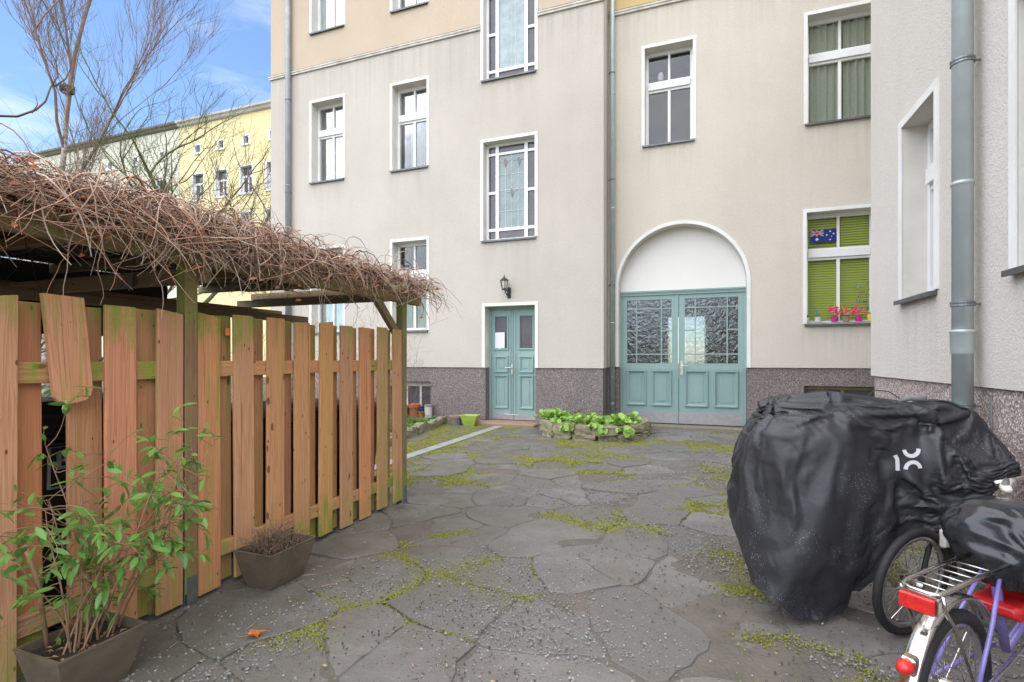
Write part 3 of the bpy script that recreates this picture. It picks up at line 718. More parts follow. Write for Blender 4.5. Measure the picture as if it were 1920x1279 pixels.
pr = MB(); pr.quad((XL1-.02, YL+.028, -.2), (XL1-.02, YR+.3, -.2), (XL1-.02, YR+.3, PZ), (XL1-.02, YL+.028, PZ)); pr.build('plinth_return', 'plinth', HL)
# door reveal (plaster above, plinth stone below)
DD = .235
rv = MB(); rv.quad((DX0, YL, PZ), (DX0, YL+DD+.1, PZ), (DX0, YL+DD+.1, DZ), (DX0, YL, DZ)); rv.quad((DX1, YL, PZ), (DX1, YL, DZ), (DX1, YL+DD+.1, DZ), (DX1, YL+DD+.1, PZ)); rv.quad((DX0, YL, DZ), (DX0, YL+DD+.1, DZ), (DX1, YL+DD+.1, DZ), (DX1, YL, DZ)); rv.build('door_reveal', 'reveal', HL)
rv = MB(); rv.quad((DX0, YL+.028, -.2), (DX0, YL+DD+.1, -.2), (DX0, YL+DD+.1, PZ), (DX0, YL+.028, PZ)); rv.build('plinth_reveal', 'plinth', HL); rv = MB(); rv.quad((DX1, YL+.028, -.2), (DX1, YL+.028, PZ), (DX1, YL+DD+.1, PZ), (DX1, YL+DD+.1, -.2)); rv.build('plinth_reveal', 'plinth', HL)
tb = MB(); e = .012
tb.box(DX0-TW, YL-e, PZ, DX0, YL+.002, DZ); tb.box(DX1, YL-e, PZ, DX1+TW, YL+.002, DZ); tb.box(DX0-TW, YL-e, DZ, DX1+TW, YL+.002, DZ+TW); tb.build('door_trim', 'trim', HL)
# moulding between the storeys
def molding(parent, x0, x1, Y):
    prof = [(-.0, -.0), (-.035, .0), (-.035, .035), (-.05, .045), (-.05, .075), (-.02, .085)]
    mb = MB(); mb.loops([[(x, Y+dy, ZS+dz) for dy, dz in prof+[(.01, .085), (.01, 0)]] for x in (x0, x1)], True, True); mb.build('string_course', 'molding', parent)
    mb = MB(); mb.loops([[(x, Y+dy, ZS+dz) for dy, dz in [(-.047, .0855), (-.022, .098), (-.01, .112), (.01, .112), (.01, .0855)]] for x in (x0, x1)], True, True); mb.build('string_course_top', 'mold_dirt', parent)
molding(HL, XL0-.03, -4.236, YL); molding(HL, -3.026, XL1+.03, YL)
lc = [(.12, .50, .05, 1.2, 'lace', .012, 7), (.50, .86, .05, 1.2, 'lace', .012, 7)]
window(HL, (WA[0], YL, 5.38), *winL[0][2:], curtain=[(.22, .55, .05, 1.2, 'lace', .014, 6), (.56, .92, .05, 1.2, 'lace', .014, 7)], label='upper left window with white lace curtains')
window(HL, (WB[0], YL, 5.38), *winL[1][2:], curtain=[(.36, .90, .05, 1.2, 'lace', .014, 9)], label='window with lace curtain drawn to the right')
window(HL, (WA[0], YL, 1.92), *winL[2][2:], curtain=[(.15, .85, .05, 1.15, 'sheer', .015, 8)], label='ground floor window half hidden by the vine')
window(HL, (WB[0], YL, 1.92), *winL[3][2:], curtain=[(.12, .85, .05, 1.15, 'sheer', .015, 8)], label='ground floor window beside the end of the pergola')
window(HL, (WA[0], YL, 8.82), *winL[4][2:], curtain=[(.08, .92, .05, 1.8, 'blind_white', .004, 10)], label='top left window with pale blind')
window(HL, (WB[0], YL, 8.82), *winL[5][2:], curtain=[(.3, .92, .05, 1.8, 'sheer_white', .012, 10)], label='top window cut by the photo edge')
for z, gt, lab in ((3.695, 'glass_teal', 'stair window with leaded pale teal glass'), (6.925, 'glass_ripple', 'upper stair window with rippled blue glass')):
    st = window(HL, (-4.236, YL, z), 1.21, 2.035, kind='stair', gt=gt, label=lab, depth=.16)
    ld = MB(); xa, xb, za, zb = .33, .88, .265, 1.745; yy = .16+.028
    if z < 5:
        for fx in (.25, .5, .75): x = lerp(xa, xb, fx); ld.box(x-.004, yy-.004, za, x+.004, yy+.002, zb)
        for fz in (.23, .52, .73): zz = lerp(za, zb, fz); ld.box(xa, yy-.006, zz-.004, xb, yy-.0045, zz+.004)
        for (cx, cz) in ((.25, .9), (.78, .9), (.5, .48)):
            x, zz = lerp(xa, xb, cx), lerp(za, zb, cz)
            ld.tube([(x-.13, yy-.004, zz+.02), (x-.05, yy-.004, zz+.005), (x, yy-.004, zz+.035), (x+.05, yy-.004, zz+.005), (x+.13, yy-.004, zz+.045)], .005, 4)
            mo = MB(); mo.add([(x-.035, yy-.009, zz+.03), (x, yy-.009, zz+.075), (x+.035, yy-.009, zz+.03), (x+.03, yy-.009, zz-.02), (x, yy-.009, zz-.10), (x-.03, yy-.009, zz-.02), (x, yy-.013, zz+.0)], [(0, 1, 6), (1, 2, 6), (2, 3, 6), (3, 4, 6), (4, 5, 6), (5, 0, 6)]); mo.build('glass_motif', 'motif', st, local=True)
            ld.tube([(x-.035, yy-.012, zz+.03), (x, yy-.012, zz+.075), (x+.035, yy-.012, zz+.03), (x+.03, yy-.012, zz-.02), (x, yy-.012, zz-.10), (x-.03, yy-.012, zz-.02), (x-.035, yy-.012, zz+.03)], .004, 4)
    else:
        for fx in (.35, .5, .65): x = lerp(xa, xb, fx); ld.box(x-.003, yy-.003, za, x+.003, yy+.002, zb)
    ld.build('lead_line', 'lead', st, local=True)
# cellar window
cw = MB(); cw.keep = True; a, b, z0, z1 = BW
for q in (((a, YL+.028, z0), (a, YL+.3, z0), (a, YL+.3, z1), (a, YL+.028, z1)), ((b, YL+.028, z0), (b, YL+.028, z1), (b, YL+.3, z1), (b, YL+.3, z0)), ((a, YL+.028, z1), (a, YL+.3, z1), (b, YL+.3, z1), (b, YL+.028, z1))): cw.quad(*q)
cw.build('cellar_window_reveal', 'plinth', HL)
cf = MB(); y = YL+.20
cf.box(a, y, z1-.11, b, y+.05, z1); cf.box(a, y, z0, a+.04, y+.05, z1-.11); cf.box(b-.03, y, z0, b, y+.05, z1-.11); cf.box((a+b)/2-.02, y, z0, (a+b)/2+.02, y+.05, z1-.11); cf.box(b-.36, y-.004, z0, b-.31, y+.046, z1-.111)
cfo = cf.build('cellar_window', 'cream_pot', HL)
pm = MB(); pm.box(a+.04, y+.02, z0, b-.03, y+.026, z1-.11); pm.build('pane', 'glass_grey', cfo)
cs = MB(); cs.box(a-.05, YL-.14, z0-.07, b+.02, YL+.2, z0); cs.build('cellar_sill', 'terracotta_old', HL)

# raised panel joinery
def panel(mb, x0, x1, z0, z1, y, k=1.0):
    steps = [(0, 0), (.004, -.028*k), (.022, -.030*k), (.032, -.018*k), (.045, -.014*k), (.052, .012*k), (.085, .012*k), (.092, -.004*k)]
    mb.loops([[(x0+d, y+dy, z0+d), (x1-d, y+dy, z0+d), (x1-d, y+dy, z1-d), (x0+d, y+dy, z1-d)] for d, dy in steps], False, True)
def rim(mb, x0, x1, z0, z1, y, w=.035):
    steps = [(0, 0), (.004, -.022), (.016, -.026), (.026, -.014), (w, -.012), (w, .03)]
    mb.loops([[(x0+d, y+dy, z0+d), (x1-d, y+dy, z0+d), (x1-d, y+dy, z1-d), (x0+d, y+dy, z1-d)] for d, dy in steps], False, False)

# small teal door
yd = YL+DD
mid = (DX0+DX1)/2
door = MB(); door.box(DX0, yd-.01, .07, DX0+.05, yd+.08, DZ); door.box(DX1-.05, yd-.01, .07, DX1, yd+.08, DZ); door.box(DX0+.05, yd-.01, DZ-.05, DX1-.05, yd+.08, DZ)
dro = door.build('door', 'teal', HL); dro['label'] = 'weathered teal double door with tall glass panes'
for s_, (x0, x1) in enumerate(((DX0+.05, mid-.002), (mid+.002, DX1-.05))):
    lf = MB(); zb, zt = .075, DZ-.052; px0, px1 = x0+.055, x1-.115
    if s_: px0, px1 = x0+.115, x1-.055
    gz0, gz1 = 1.50, 2.19; y = yd+.012
    lf.box(x0, y, zb, px0, y+.045, zt); lf.box(px1, y, zb, x1, y+.045, zt)
    for (u, v) in ((zb, .30), (.985, 1.03), (1.37, gz0), (gz1, zt)): lf.box(px0, y, u, px1, y+.045, v)
    lf.box(px0, y+.006, .30, px1, y+.04, .985); lf.box(px0, y+.006, 1.03, px1, y+.04, 1.37)
    panel(lf, px0, px1, .30, .985, y+.001); panel(lf, px0, px1, 1.03, 1.37, y+.001); rim(lf, px0-.012, px1+.012, gz0-.012, gz1+.012, y)
    if s_ == 0:
        for i in range(3): lf.box(x1-.085+i*.028, y-.012-.006*(i == 1), .19, x1-.068+i*.028, y-.0005, zt)
    else:
        for i in range(2): lf.box(x0+.018+i*.03, y-.012, .19, x0+.036+i*.03, y-.0005, zt)
    lf.build('door_leaf', 'teal', dro)
    gp = MB(); gp.box(px0, y+.02, gz0, px1, y+.026, gz1); gp.build('pane', 'glass_grey', dro)
    kp = MB(); kp.box(x0+.002, y-.004, zb+.005, x1-.002, y-.001, .185); kp.build('kick_plate', 'steel', dro)
hd = MB(); hx = mid-.03; hd.box(hx-.02, yd-.012, .99, hx+.02, yd+.0, 1.21); hd.tube([(hx, yd-.01, 1.135), (hx, yd-.06, 1.135), (hx-.03, yd-.065, 1.135), (hx-.13, yd-.06, 1.13)], .009, 8); hd.build('handle', 'handle', dro)
wire = MB(); wire.tube([(DX0+.32, yd-.005, .19), (mid-.05, yd-.03, .185), (mid+.12, yd-.02, .18)], .006, 5); wire.build('door_stay', 'paper', dro)
nt = MB(); nt.box(DX0+.12, yd+.002, 1.53, DX0+.335, yd+.006, 1.85); nt.box(DX0+.21, yd-.002, 1.515, DX0+.235, yd+.004, 1.54); nt.build('notice', 'paper', dro)['label'] = 'blank white sheet in the door pane'
bk = MB(); bk.quad((DX0, yd+.3, 0), (DX1, yd+.3, 0), (DX1, yd+.3, DZ), (DX0, yd+.3, DZ)); bk.build('hall_interior', 'room', HL)
sp_ = MB(); sp_.box(DX0-.13, YL-.30, -.03, DX1+.08, YL+.33, .065); so = sp_.build('doorstep', 'doorstep', bev=.018); tag(so, 'worn reddish stone step below the small teal door', 'step')

# wall lantern
ln = thing('wall_lantern', 'black coach lantern fixed above the small teal door', 'lamp', (-3.64, YL, 2.52))
m = MB(); m.lathe([(.0, -.012), (.03, -.012), (.036, 0), (.036, .17), (.02, .2), (0, .2)], -3.62, YL-.018, 2.53, 10, False); m.obox((-3.62, YL-.006, 2.62), (.04, 0, 0), (0, .006, 0), (0, 0, .1)); m.build('wall_plate', 'black_metal', ln)
m = MB(); m.tube([(-3.62, YL-.03, 2.60), (-3.625, YL-.09, 2.56), (-3.64, YL-.14, 2.60), (-3.65, YL-.15, 2.66)], .012, 6); m.tube([(-3.62, YL-.03, 2.68), (-3.63, YL-.08, 2.67), (-3.645, YL-.13, 2.63)], .008, 6); m.build('arm', 'black_metal', ln)
lx, ly = -3.665, YL-.155
m = MB(); m.lathe([(.035, 2.655), (.05, 2.665), (.05, 2.68), (.042, 2.69)], lx, ly, 0, 6); m.lathe([(.088, 2.835), (.092, 2.845), (.05, 2.885), (.02, 2.90), (.014, 2.925), (.018, 2.935), (.0, 2.95)], lx, ly, 0, 6, False)
for i in range(6):
    a = 2*pi*i/6; m.tube([(lx+.043*cos(a), ly+.043*sin(a), 2.685), (lx+.08*cos(a), ly+.08*sin(a), 2.84)], .005, 4)
m.build('lantern_cage', 'black_metal', ln)
m = MB(); m.lathe([(.038, 2.688), (.075, 2.836)], lx, ly, 0, 6); m.build('lamp_shade', 'lamp_glass', ln)

# ---------------------------------------------------------------- right block
HR = thing('right_apartment_block', 'cream rendered apartment block with arched teal gate', 'building', (.5, YR, 0))
XR0, XR1 = XL1-.05, 7.5
winR = [(-1.118, 5.368, .985, 1.9), (1.61, 5.352, 1.16, 1.92), (1.597, 1.915, 1.145, 1.97)]
GX0, GX1, GS = -1.553, .718, 2.685; GC = (GX0+GX1)/2; GRi = (GX1-GX0)/2; GRo = GRi+.06; GD = .27
opR = [opn(w) for w in winR]+[(GC-GRo, GC+GRo, -1, GS+GRo+.001)]
PZR = 1.156; CW = (1.62, 2.8, .35, .845)
facade(HR, 'wall', 'stucco_right', YR, XR0, XR1, PZR, ZS+.05, opR)
facade(HR, 'wall', 'stucco_right_up', YR, XR0, XR1, ZS+.05, 17, []).__setitem__('label', 'ochre upper wall above the moulding')
facade(HR, 'plinth', 'plinth', YR+.028, XR0, GX0, -.2, PZR, []); facade(HR, 'plinth', 'plinth', YR+.028, GX1, XR1, -.2, PZR, [CW])
jm = MB(); jm.keep = True
for x0, x1 in ((GC-GRo, GX0), (GX1, GC+GRo)): jm.quad((x0, YR, PZR), (x1, YR, PZR), (x1, YR, GS), (x0, YR, GS))
n = 48; sm = MB(); sm.keep = True
for i in range(n):
    a0, a1 = pi*i/n, pi*(i+1)/n
    o0, o1 = (GC+GRo*cos(a0), GS+GRo*sin(a0)), (GC+GRo*cos(a1), GS+GRo*sin(a1))
    top = GS+GRo+.001
    sm.quad((o0[0], YR, o0[1]), (o0[0], YR, top), (o1[0], YR, top), (o1[0], YR, o1[1]))
sm.build('wall', 'stucco_right', HR)
# arch band standing proud of the wall
ab = MB(); e = .014
ring = [(GX1, PZR)]+[(GC+GRi*cos(pi*i/n), GS+GRi*sin(pi*i/n)) for i in range(n+1)]+[(GX0, PZR)]
rino = [(GC+GRo, PZR)]+[(GC+GRo*cos(pi*i/n), GS+GRo*sin(pi*i/n)) for i in range(n+1)]+[(GC-GRo, PZR)]
for i in range(len(ring)-1):
    p, q, u, v = ring[i], ring[i+1], rino[i], rino[i+1]
    ab.quad((p[0], YR-e, p[1]), (u[0], YR-e, u[1]), (v[0], YR-e, v[1]), (q[0], YR-e, q[1]))
    ab.quad((u[0], YR-e, u[1]), (u[0], YR+.002, u[1]), (v[0], YR+.002, v[1]), (v[0], YR-e, v[1])); ab.quad((p[0], YR-e, p[1]), (q[0], YR-e, q[1]), (q[0], YR+.02, q[1]), (p[0], YR+.02, p[1]))
ab.build('arch_trim', 'trim', HR)
rv = MB()
for i in range(len(ring)-1):
    p, q = ring[i], ring[i+1]; rv.quad((p[0], YR+.02, p[1]), (q[0], YR+.02, q[1]), (q[0], YR+GD+.05, q[1]), (p[0], YR+GD+.05, p[1]))
rv.build('arch_reveal', 'reveal', HR, smooth=True)
rv = MB(); rv.quad((GX0, YR+.028, -.2), (GX0, YR+GD+.05, -.2), (GX0, YR+GD+.05, PZR), (GX0, YR+.028, PZR)); rv.build('plinth_reveal', 'plinth', HR); rv = MB(); rv.quad((GX1, YR+.028, -.2), (GX1, YR+.028, PZR), (GX1, YR+GD+.05, PZR), (GX1, YR+GD+.05, -.2)); rv.build('plinth_reveal', 'plinth', HR)
ty = MB(); yt = YR+GD; ty.add([(GC+GRi*1.01*cos(pi*i/n), yt, GS+GRi*1.01*sin(pi*i/n)) for i in range(n+1)]+[(GX0, yt, 2.5), (GX1, yt, 2.5)], [tuple(range(n+3))]); ty.build('tympanum', 'tympanum', HR)
ud = MB(); ud.quad((XR0, YR, PZR), (XR1, YR, PZR), (XR1, YR+.05, PZR), (XR0, YR+.05, PZR)); ud.quad((XR1, YR, -.2), (XR1, YR, 17), (XR1, 20, 17), (XR1, 20, -.2)); ud.quad((XR0, YR, 17), (XR1, YR, 17), (XR1, 20, 17), (XR0, 20, 17)); ud.build('side_wall', 'stucco_right', HR)
molding(HR, XR0, XR1, YR)
# the gate
gy = YR+GD-.035; gt_ = MB(); GT = 2.615; gm = -.455
gt_.box(GX0, gy-.02, GT-.075, GX1, gy+.05, GT); gt_.box(GX0, gy-.045, GT-.018, GX1, gy-.021, GT+.012); gt_.box(GX0, gy-.03, GT-.04, GX1, gy-.0205, GT-.02)
gt_.box(GX0, gy, .07, GX0+.045, gy+.05, GT-.076); gt_.box(GX1-.045, gy, .07, GX1, gy+.05, GT-.076)
gto = gt_.build('gate', 'teal_new', HR); gto['label'] = 'teal double gate with textured glass panes and panelled foot'
for s_, (x0, x1) in enumerate(((GX0+.047, gm-.03), (gm+.0, GX1-.047))):
    lf = MB(); zb, zt = .075, GT-.078; y = gy+.008; gx0, gx1, gz0, gz1 = x0+.085, x1-.10+.02*s_, 1.225, 2.455
    if s_: gx0 = x0+.115; gx1 = x1-.085
    lf.box(x0, y, zb, gx0, y+.045, zt); lf.box(gx1, y, zb, x1, y+.045, zt); lf.box(gx0, y, gz1, gx1, y+.045, zt); lf.box(gx0, y, 1.10, gx1, y+.045, gz0); lf.box(gx0, y, zb, gx1, y+.045, .40)
    pm_ = (gx0+gx1)/2; lf.box(pm_-.055, y, .40, pm_+.055, y+.045, 1.10)
    for (u, v) in ((gx0, pm_-.055), (pm_+.055, gx1)):
        lf.box(u, y+.005, .40, v, y+.04, 1.10); panel(lf, u-.004, v+.004, .405, 1.095, y+.0005, 1.25)
    xs = [gx0, gx0+.185, gx1-.185, gx1]; zs = [gz0, gz0+.175, gz1-.60, gz1-.175, gz1]
    bw = .011
    for x in xs[1:3]: lf.box(x-bw, y-.006, gz0, x+bw, y+.04, gz1)
    for z in (zs[1], zs[3]):
        for (u, v) in ((xs[0], xs[1]-bw), (xs[1]+bw, xs[2]-bw), (xs[2]+bw, xs[3])): lf.box(u, y-.004, z-bw, v, y+.038, z+bw)
    for (u, v) in ((xs[0], xs[1]-bw), (xs[2]+bw, xs[3])): lf.box(u, y-.004, zs[2]-bw, v, y+.038, zs[2]+bw)
    lf.build('gate_leaf', 'teal_new', gto)
    for ci in range(3):
        u, v = xs[ci], xs[ci+1]
        rows = [(zs[0], zs[1]), (zs[1], zs[3]), (zs[3], zs[4])] if ci == 1 else [(zs[0], zs[1]), (zs[1], zs[2]), (zs[2], zs[3]), (zs[3], zs[4])]
        for (p, q) in rows:
            gp = MB(); gp.box(u+.004, y+.018, p+.004, v-.004, y+.023, q-.004); gp.build('pane', 'glass_wavy', gto)
    kp = MB(); kp.box(x0+.002, y-.005, zb+.004, x1-.002, y-.001, .295); kp.build('kick_plate', 'steel', gto)
ast = MB(); ast.box(gm-.045, gy-.012, .075, gm-.006, gy+.006, GT-.08); ast.build('astragal', 'teal_new', gto)
hd = MB(); hx = gm+.06; hd.box(hx-.022, gy-.004, 1.0, hx+.022, gy+.0075, 1.27); hd.tube([(hx-.006, gy-.004, 1.175), (hx-.004, gy-.055, 1.175), (hx+.03, gy-.06, 1.175), (hx+.115, gy-.055, 1.17)], .009, 8); hd.build('handle', 'handle', gto)
bk = MB(); bk.keep = True; y0_, y1_ = gy+.10, gy+2.6
OX0, OX1, OZ0, OZ1 = -.80, .02, .85, 2.3      # the glazed street end of the passage lets daylight in
for q in (((GX0, y1_, 0), (OX0, y1_, 0), (OX0, y1_, 2.6), (GX0, y1_, 2.6)), ((OX1, y1_, 0), (GX1, y1_, 0), (GX1, y1_, 2.6), (OX1, y1_, 2.6)), ((OX0, y1_, 0), (OX1, y1_, 0), (OX1, y1_, OZ0), (OX0, y1_, OZ0)), ((OX0, y1_, OZ1), (OX1, y1_, OZ1), (OX1, y1_, 2.6), (OX0, y1_, 2.6)), ((GX0, y0_, 0), (GX0, y1_, 0), (GX0, y1_, 2.6), (GX0, y0_, 2.6)), ((GX1, y0_, 0), (GX1, y0_, 2.6), (GX1, y1_, 2.6), (GX1, y1_, 0)), ((GX0, y0_, 2.6), (GX0, y1_, 2.6), (GX1, y1_, 2.6), (GX1, y0_, 2.6)), ((GX0, y0_, .02), (GX1, y0_, .02), (GX1, y1_, .02), (GX0, y1_, .02))): bk.quad(*q)
bk.build('passage_interior', 'room', HR)
th = MB(); th.box(GX0+.01, YR-.06, -.03, GX1-.01, YR+.3, .058); tag(th.build('threshold', 'threshold', bev=.01), 'grey stone threshold under the arched teal gate', 'step')
wc = window(HR, (-1.118, YR, 5.368), .985, 1.9, curtain=[(.1, .9, 1.08, 1.12, 'blind_white', .002, 3)], label='window above the gate with a leafy houseplant inside')
hp = MB(); r = random.Random(4)
for i in range(11):
    a = r.uniform(0, pi); L = r.uniform(.14, .26); dx = cos(a)*L*.55; hp.tube([(.37, .33, .02), (.37+dx*.6, .33, L*.8), (.37+dx*1.2, .33, L*.9*r.uniform(.6, 1))], [.009, .008, .002], 4)
hp.build('houseplant', 'leaf_cover', wc, local=True)
sh = MB(); sh.lathe([(.0, 1.33), (.05, 1.35), (.055, 1.42), (.04, 1.5), (0, 1.52)], .33, .34, 0, 10, False); sh.build('paper_figure', 'white_pot', wc, local=True)
window(HR, (1.61, YR, 5.352), 1.16, 1.92, curtain=[(.08, .62, .05, 1.8, 'sheer', .02, 5), (.64, 1.08, .05, 1.8, 'sheer', .03, 4)], label='window with greenish drawn curtains beside the wing')
we = window(HR, (1.597, YR, 1.915), 1.145, 1.97, label='window with lime blinds, flag and flowerpots on the sill', roomd=.6)
bl = MB()
for i in range(27):
    z = .07+i*.043; bl.quad((.1, .290, z), (1.05, .290, z), (1.05, .318, z+.040), (.1, .318, z+.040))
for i in range(13):
    z = 1.33+i*.043; bl.quad((.1, .290, z), (1.05, .290, z), (1.05, .318, z+.040), (.1, .318, z+.040))
bl.keep = True; blo = bl.build('blind', 'blind_green', we, local=True); blo['label'] = 'lime green slatted blind'
# flag poster stuck inside the upper pane
fx0, fz0, fw, fh = .155, 1.43, .40, .22; fy = .205+.027
fl = MB(); fl.box(fx0, fy, fz0, fx0+fw, fy+.002, fz0+fh); flo = fl.build('flag', 'flag_blue', we, local=True); flo['label'] = 'blue flag with stars and a small union cross'
def star(mb, cx, cz, R, y, n=7):
    pts = [(cx+(R if i % 2 == 0 else R*.45)*sin(pi*i/n), y, cz+(R if i % 2 == 0 else R*.45)*cos(pi*i/n)) for i in range(2*n)]
    mb.add([(cx, y, cz)]+pts, [(0, 1+(i+1) % (2*n), 1+i) for i in range(2*n)])
fw_ = MB(); y = fy-.0012; ux0, ux1, uz0, uz1 = fx0, fx0+fw*.5, fz0+fh*.5, fz0+fh; uc, ud_ = (ux0+ux1)/2, (uz0+uz1)/2
fw_.quad((ux0, y, ud_-.016), (ux1, y, ud_-.016), (ux1, y, ud_+.016), (ux0, y, ud_+.016)); fw_.quad((uc-.016, y-.0002, uz0), (uc+.016, y-.0002, uz0), (uc+.016, y-.0002, uz1), (uc-.016, y-.0002, uz1))
for (p, q) in (((ux0, uz0), (ux1, uz1)), ((ux0, uz1), (ux1, uz0))):
    d = Vector((q[0]-p[0], q[1]-p[1])).normalized(); nn = Vector((-d.y, d.x))*.009
    fw_.quad((p[0]+nn.x, y-.0004, p[1]+nn.y), (p[0]-nn.x, y-.0004, p[1]-nn.y), (q[0]-nn.x, y-.0004, q[1]-nn.y), (q[0]+nn.x, y-.0004, q[1]+nn.y))
star(fw_, fx0+fw*.25, fz0+fh*.25, .034, y)
for (u, v, R) in ((.75, .83, .018), (.75, .17, .018), (.62, .55, .018), (.88, .62, .018), (.80, .42, .010)): star(fw_, fx0+fw*u, fz0+fh*v, R, y)
fw_.build('flag_white_mark', 'paper', we, local=True)
fr_ = MB(); y = fy-.002; fr_.quad((ux0, y, ud_-.009), (ux1, y, ud_-.009), (ux1, y, ud_+.009), (ux0, y, ud_+.009)); fr_.quad((uc-.009, y-.0002, uz0), (uc+.009, y-.0002, uz0), (uc+.009, y-.0002, uz1), (uc-.009, y-.0002, uz1))
for (p, q) in (((ux0, uz0), (ux1, uz1)), ((ux0, uz1), (ux1, uz0))):
    d = Vector((q[0]-p[0], q[1]-p[1])).normalized(); nn = Vector((-d.y, d.x))*.0035
    fr_.quad((p[0]+nn.x, y-.0003, p[1]+nn.y), (p[0]-nn.x, y-.0003, p[1]-nn.y), (q[0]-nn.x, y-.0003, q[1]-nn.y), (q[0]+nn.x, y-.0003, q[1]+nn.y))
fr_.build('flag_red_mark', 'flag_red', we, local=True)
# butterfly stickers on the right lower pane
r = random.Random(8)
for (u, v, s_, mt) in ((.86, .62, .034, 'blue'), (.93, .54, .034, 'brown_pot'), (.89, .46, .026, 'magenta_pot'), (1.0, .48, .036, 'brown_pot'), (.87, .38, .030, 'blue'), (.97, .37, .024, 'flag_blue'), (.99, .66, .02, 'brown_pot'), (.95, .74, .018, 'flag_blue'), (1.03, .70, .02, 'flag_blue'), (1.02, .25, .02, 'flag_blue'), (1.05, .57, .024, 'flag_blue')):
    bf = MB(); y = .205+.026; sl_ = r.uniform(-.4, .6)
    for sg in (-1, 1):
        bf.add([(u, y, v), (u+sg*s_, y-.006, v+s_*(.8+sl_*sg*.4)), (u+sg*s_*1.05, y-.006, v+s_*.1), (u+sg*s_*.6, y-.004, v-s_*.55)], [(0, 1, 2, 3)])
    bf.build('butterfly_sticker', mt, we, local=True)
# cellar window of the right block
a, b, z0, z1 = CW
cf = MB(); y = YR+.12
cf.box(a, y, z1-.06, b, y+.05, z1); cf.box(a, y, z0, a+.03, y+.05, z1-.06); cf.box((a+b)/2-.02, y, z0, (a+b)/2+.02, y+.05, z1-.06); cfo = cf.build('cellar_window', 'wood_old', HR)
pm = MB(); pm.box(a+.03, y+.02, z0, b, y+.026, z1-.06); pm.build('pane', 'glass_grey', cfo)
cr = MB(); cr.keep = True; cr.quad((a, YR+.028, z0), (a, YR+.2, z0), (a, YR+.2, z1), (a, YR+.028, z1)); cr.quad((a, YR+.028, z1), (a, YR+.2, z1), (b, YR+.2, z1), (b, YR+.028, z1)); cr.build('cellar_window_reveal', 'plinth', HR)

# ---------------------------------------------------------------- wing on the right (wall faces -X)
HW = thing('side_wing', 'pale rendered wing with speckled plinth close on the right', 'building', (XW, 2, 0))
WY1 = 5.845; PW = 1.155
winW = [(5.062, 1.795, .755, 1.44), (3.43, 1.785, .8, 1.44)]     # y of the far edge, sill, width, height
opW = [(-(w[0]-TW), -(w[0]-w[2]+TW), w[1], w[1]+w[3]-TW) for w in winW]
facade(HW, 'wall', 'stucco_wing', 0, -WY1, -.4, PW, 11, opW, flip=lambda px, pz: (XW, -px, pz))
facade(HW, 'plinth', 'plinth_wing', 0, -WY1+.02, -.42, -.2, PW, [], flip=lambda px, pz: (XW+.025, -px, pz))
wf = MB(); wf.keep = True
wf.quad((XW, WY1, PW), (XW, WY1, 11), (9, WY1, 11), (9, WY1, PW)); wf.quad((XW, WY1, 11), (XW, .4, 11), (9, .4, 11), (9, WY1, 11)); wf.quad((XW, WY1, PW), (XW, .4, PW), (XW+.05, .4, PW), (XW+.05, WY1, PW)); wf.quad((9, WY1, 0), (9, WY1, 11), (9, .4, 11), (9, .4, 0)); wf.quad((XW, .4, -.1), (9, .4, -.1), (9, .4, 11), (XW, .4, 11))
wf.build('side_wall', 'stucco_wing', HW)
pf = MB(); pf.quad((XW+.025, WY1-.02, -.2), (9, WY1-.02, -.2), (9, WY1-.02, PW), (XW+.025, WY1-.02, PW)); pf.build('plinth_return', 'plinth_wing', HW)
window(HW, (XW, winW[0][0], winW[0][1]), winW[0][2], winW[0][3], rot=-pi/2, split=.66, depth=.165, curtain=[(.1, .7, .05, .36, 'sheer_white', .015, 5), (.1, .7, .37, .92, 'blind_white', .003, 3), (.1, .7, 1.0, 1.36, 'sheer_white', .015, 6)], label='narrow looking window of the wing left of the downpipe')
window(HW, (XW, winW[1][0], winW[1][1]), winW[1][2], winW[1][3], rot=-pi/2, split=.66, depth=.165, label='window of the wing at the right photo edge')

# downpipes
pipe_run('downpipe', 'grey downpipe at the far left corner of the beige block', -9.11, YL-.085, -.05, 17, .062, 'zinc_paint', [5.35], [7.35, 5.20, 3.6], (-9.11, YL))
cp = pipe_run('downpipe', 'grey green downpipe in the corner beside the arched gate', -1.655, YR-.115, -.05, 17, .048, 'zinc', [2.0, 4.2, 6.4], [2.72, .95, 4.75, 6.8], (-1.655, YR))
m2 = MB(); px, py = -1.655, YR-.115; m2.lathe([(.03, -.07), (.04, -.068), (.04, -.05), (.03, -.05), (.028, -.06)], 0, 0, 0, 14); m2.v = [(px+.012+x, py+z, .45+y) for x, y, z in m2.v]; m2.build('cleaning_cap', 'galv', cp)
m2 = MB(); m2.lathe([(.05, .0), (.056, .005), (.056, .07), (.05, .08)], px, py, .08, 18, False); m2.build('sleeve', 'zinc', cp, smooth=True)
wp = pipe_run('downpipe', 'thick weathered zinc downpipe on the wing wall', XW-.085, 3.745, -.05, 11, .05, 'zinc', [2.34, 4.0], [3.05, 1.637, 1.045], (XW, 3.745))
m2 = MB(); m2.lathe([(.051, 1.345), (.057, 1.36), (.058, 1.465), (.062, 1.47), (.062, 1.485), (.051, 1.488)], XW-.085, 3.745, 0, 22, False); m2.build('sleeve', 'zinc', wp, smooth=True)
cb = MB(); cb.tube([(XW-.005, 3.60, .0), (XW-.008, 3.602, .6), (XW-.01, 3.605, 1.12)], .005, 6); cb.build('earth_wire', 'galv', wp)

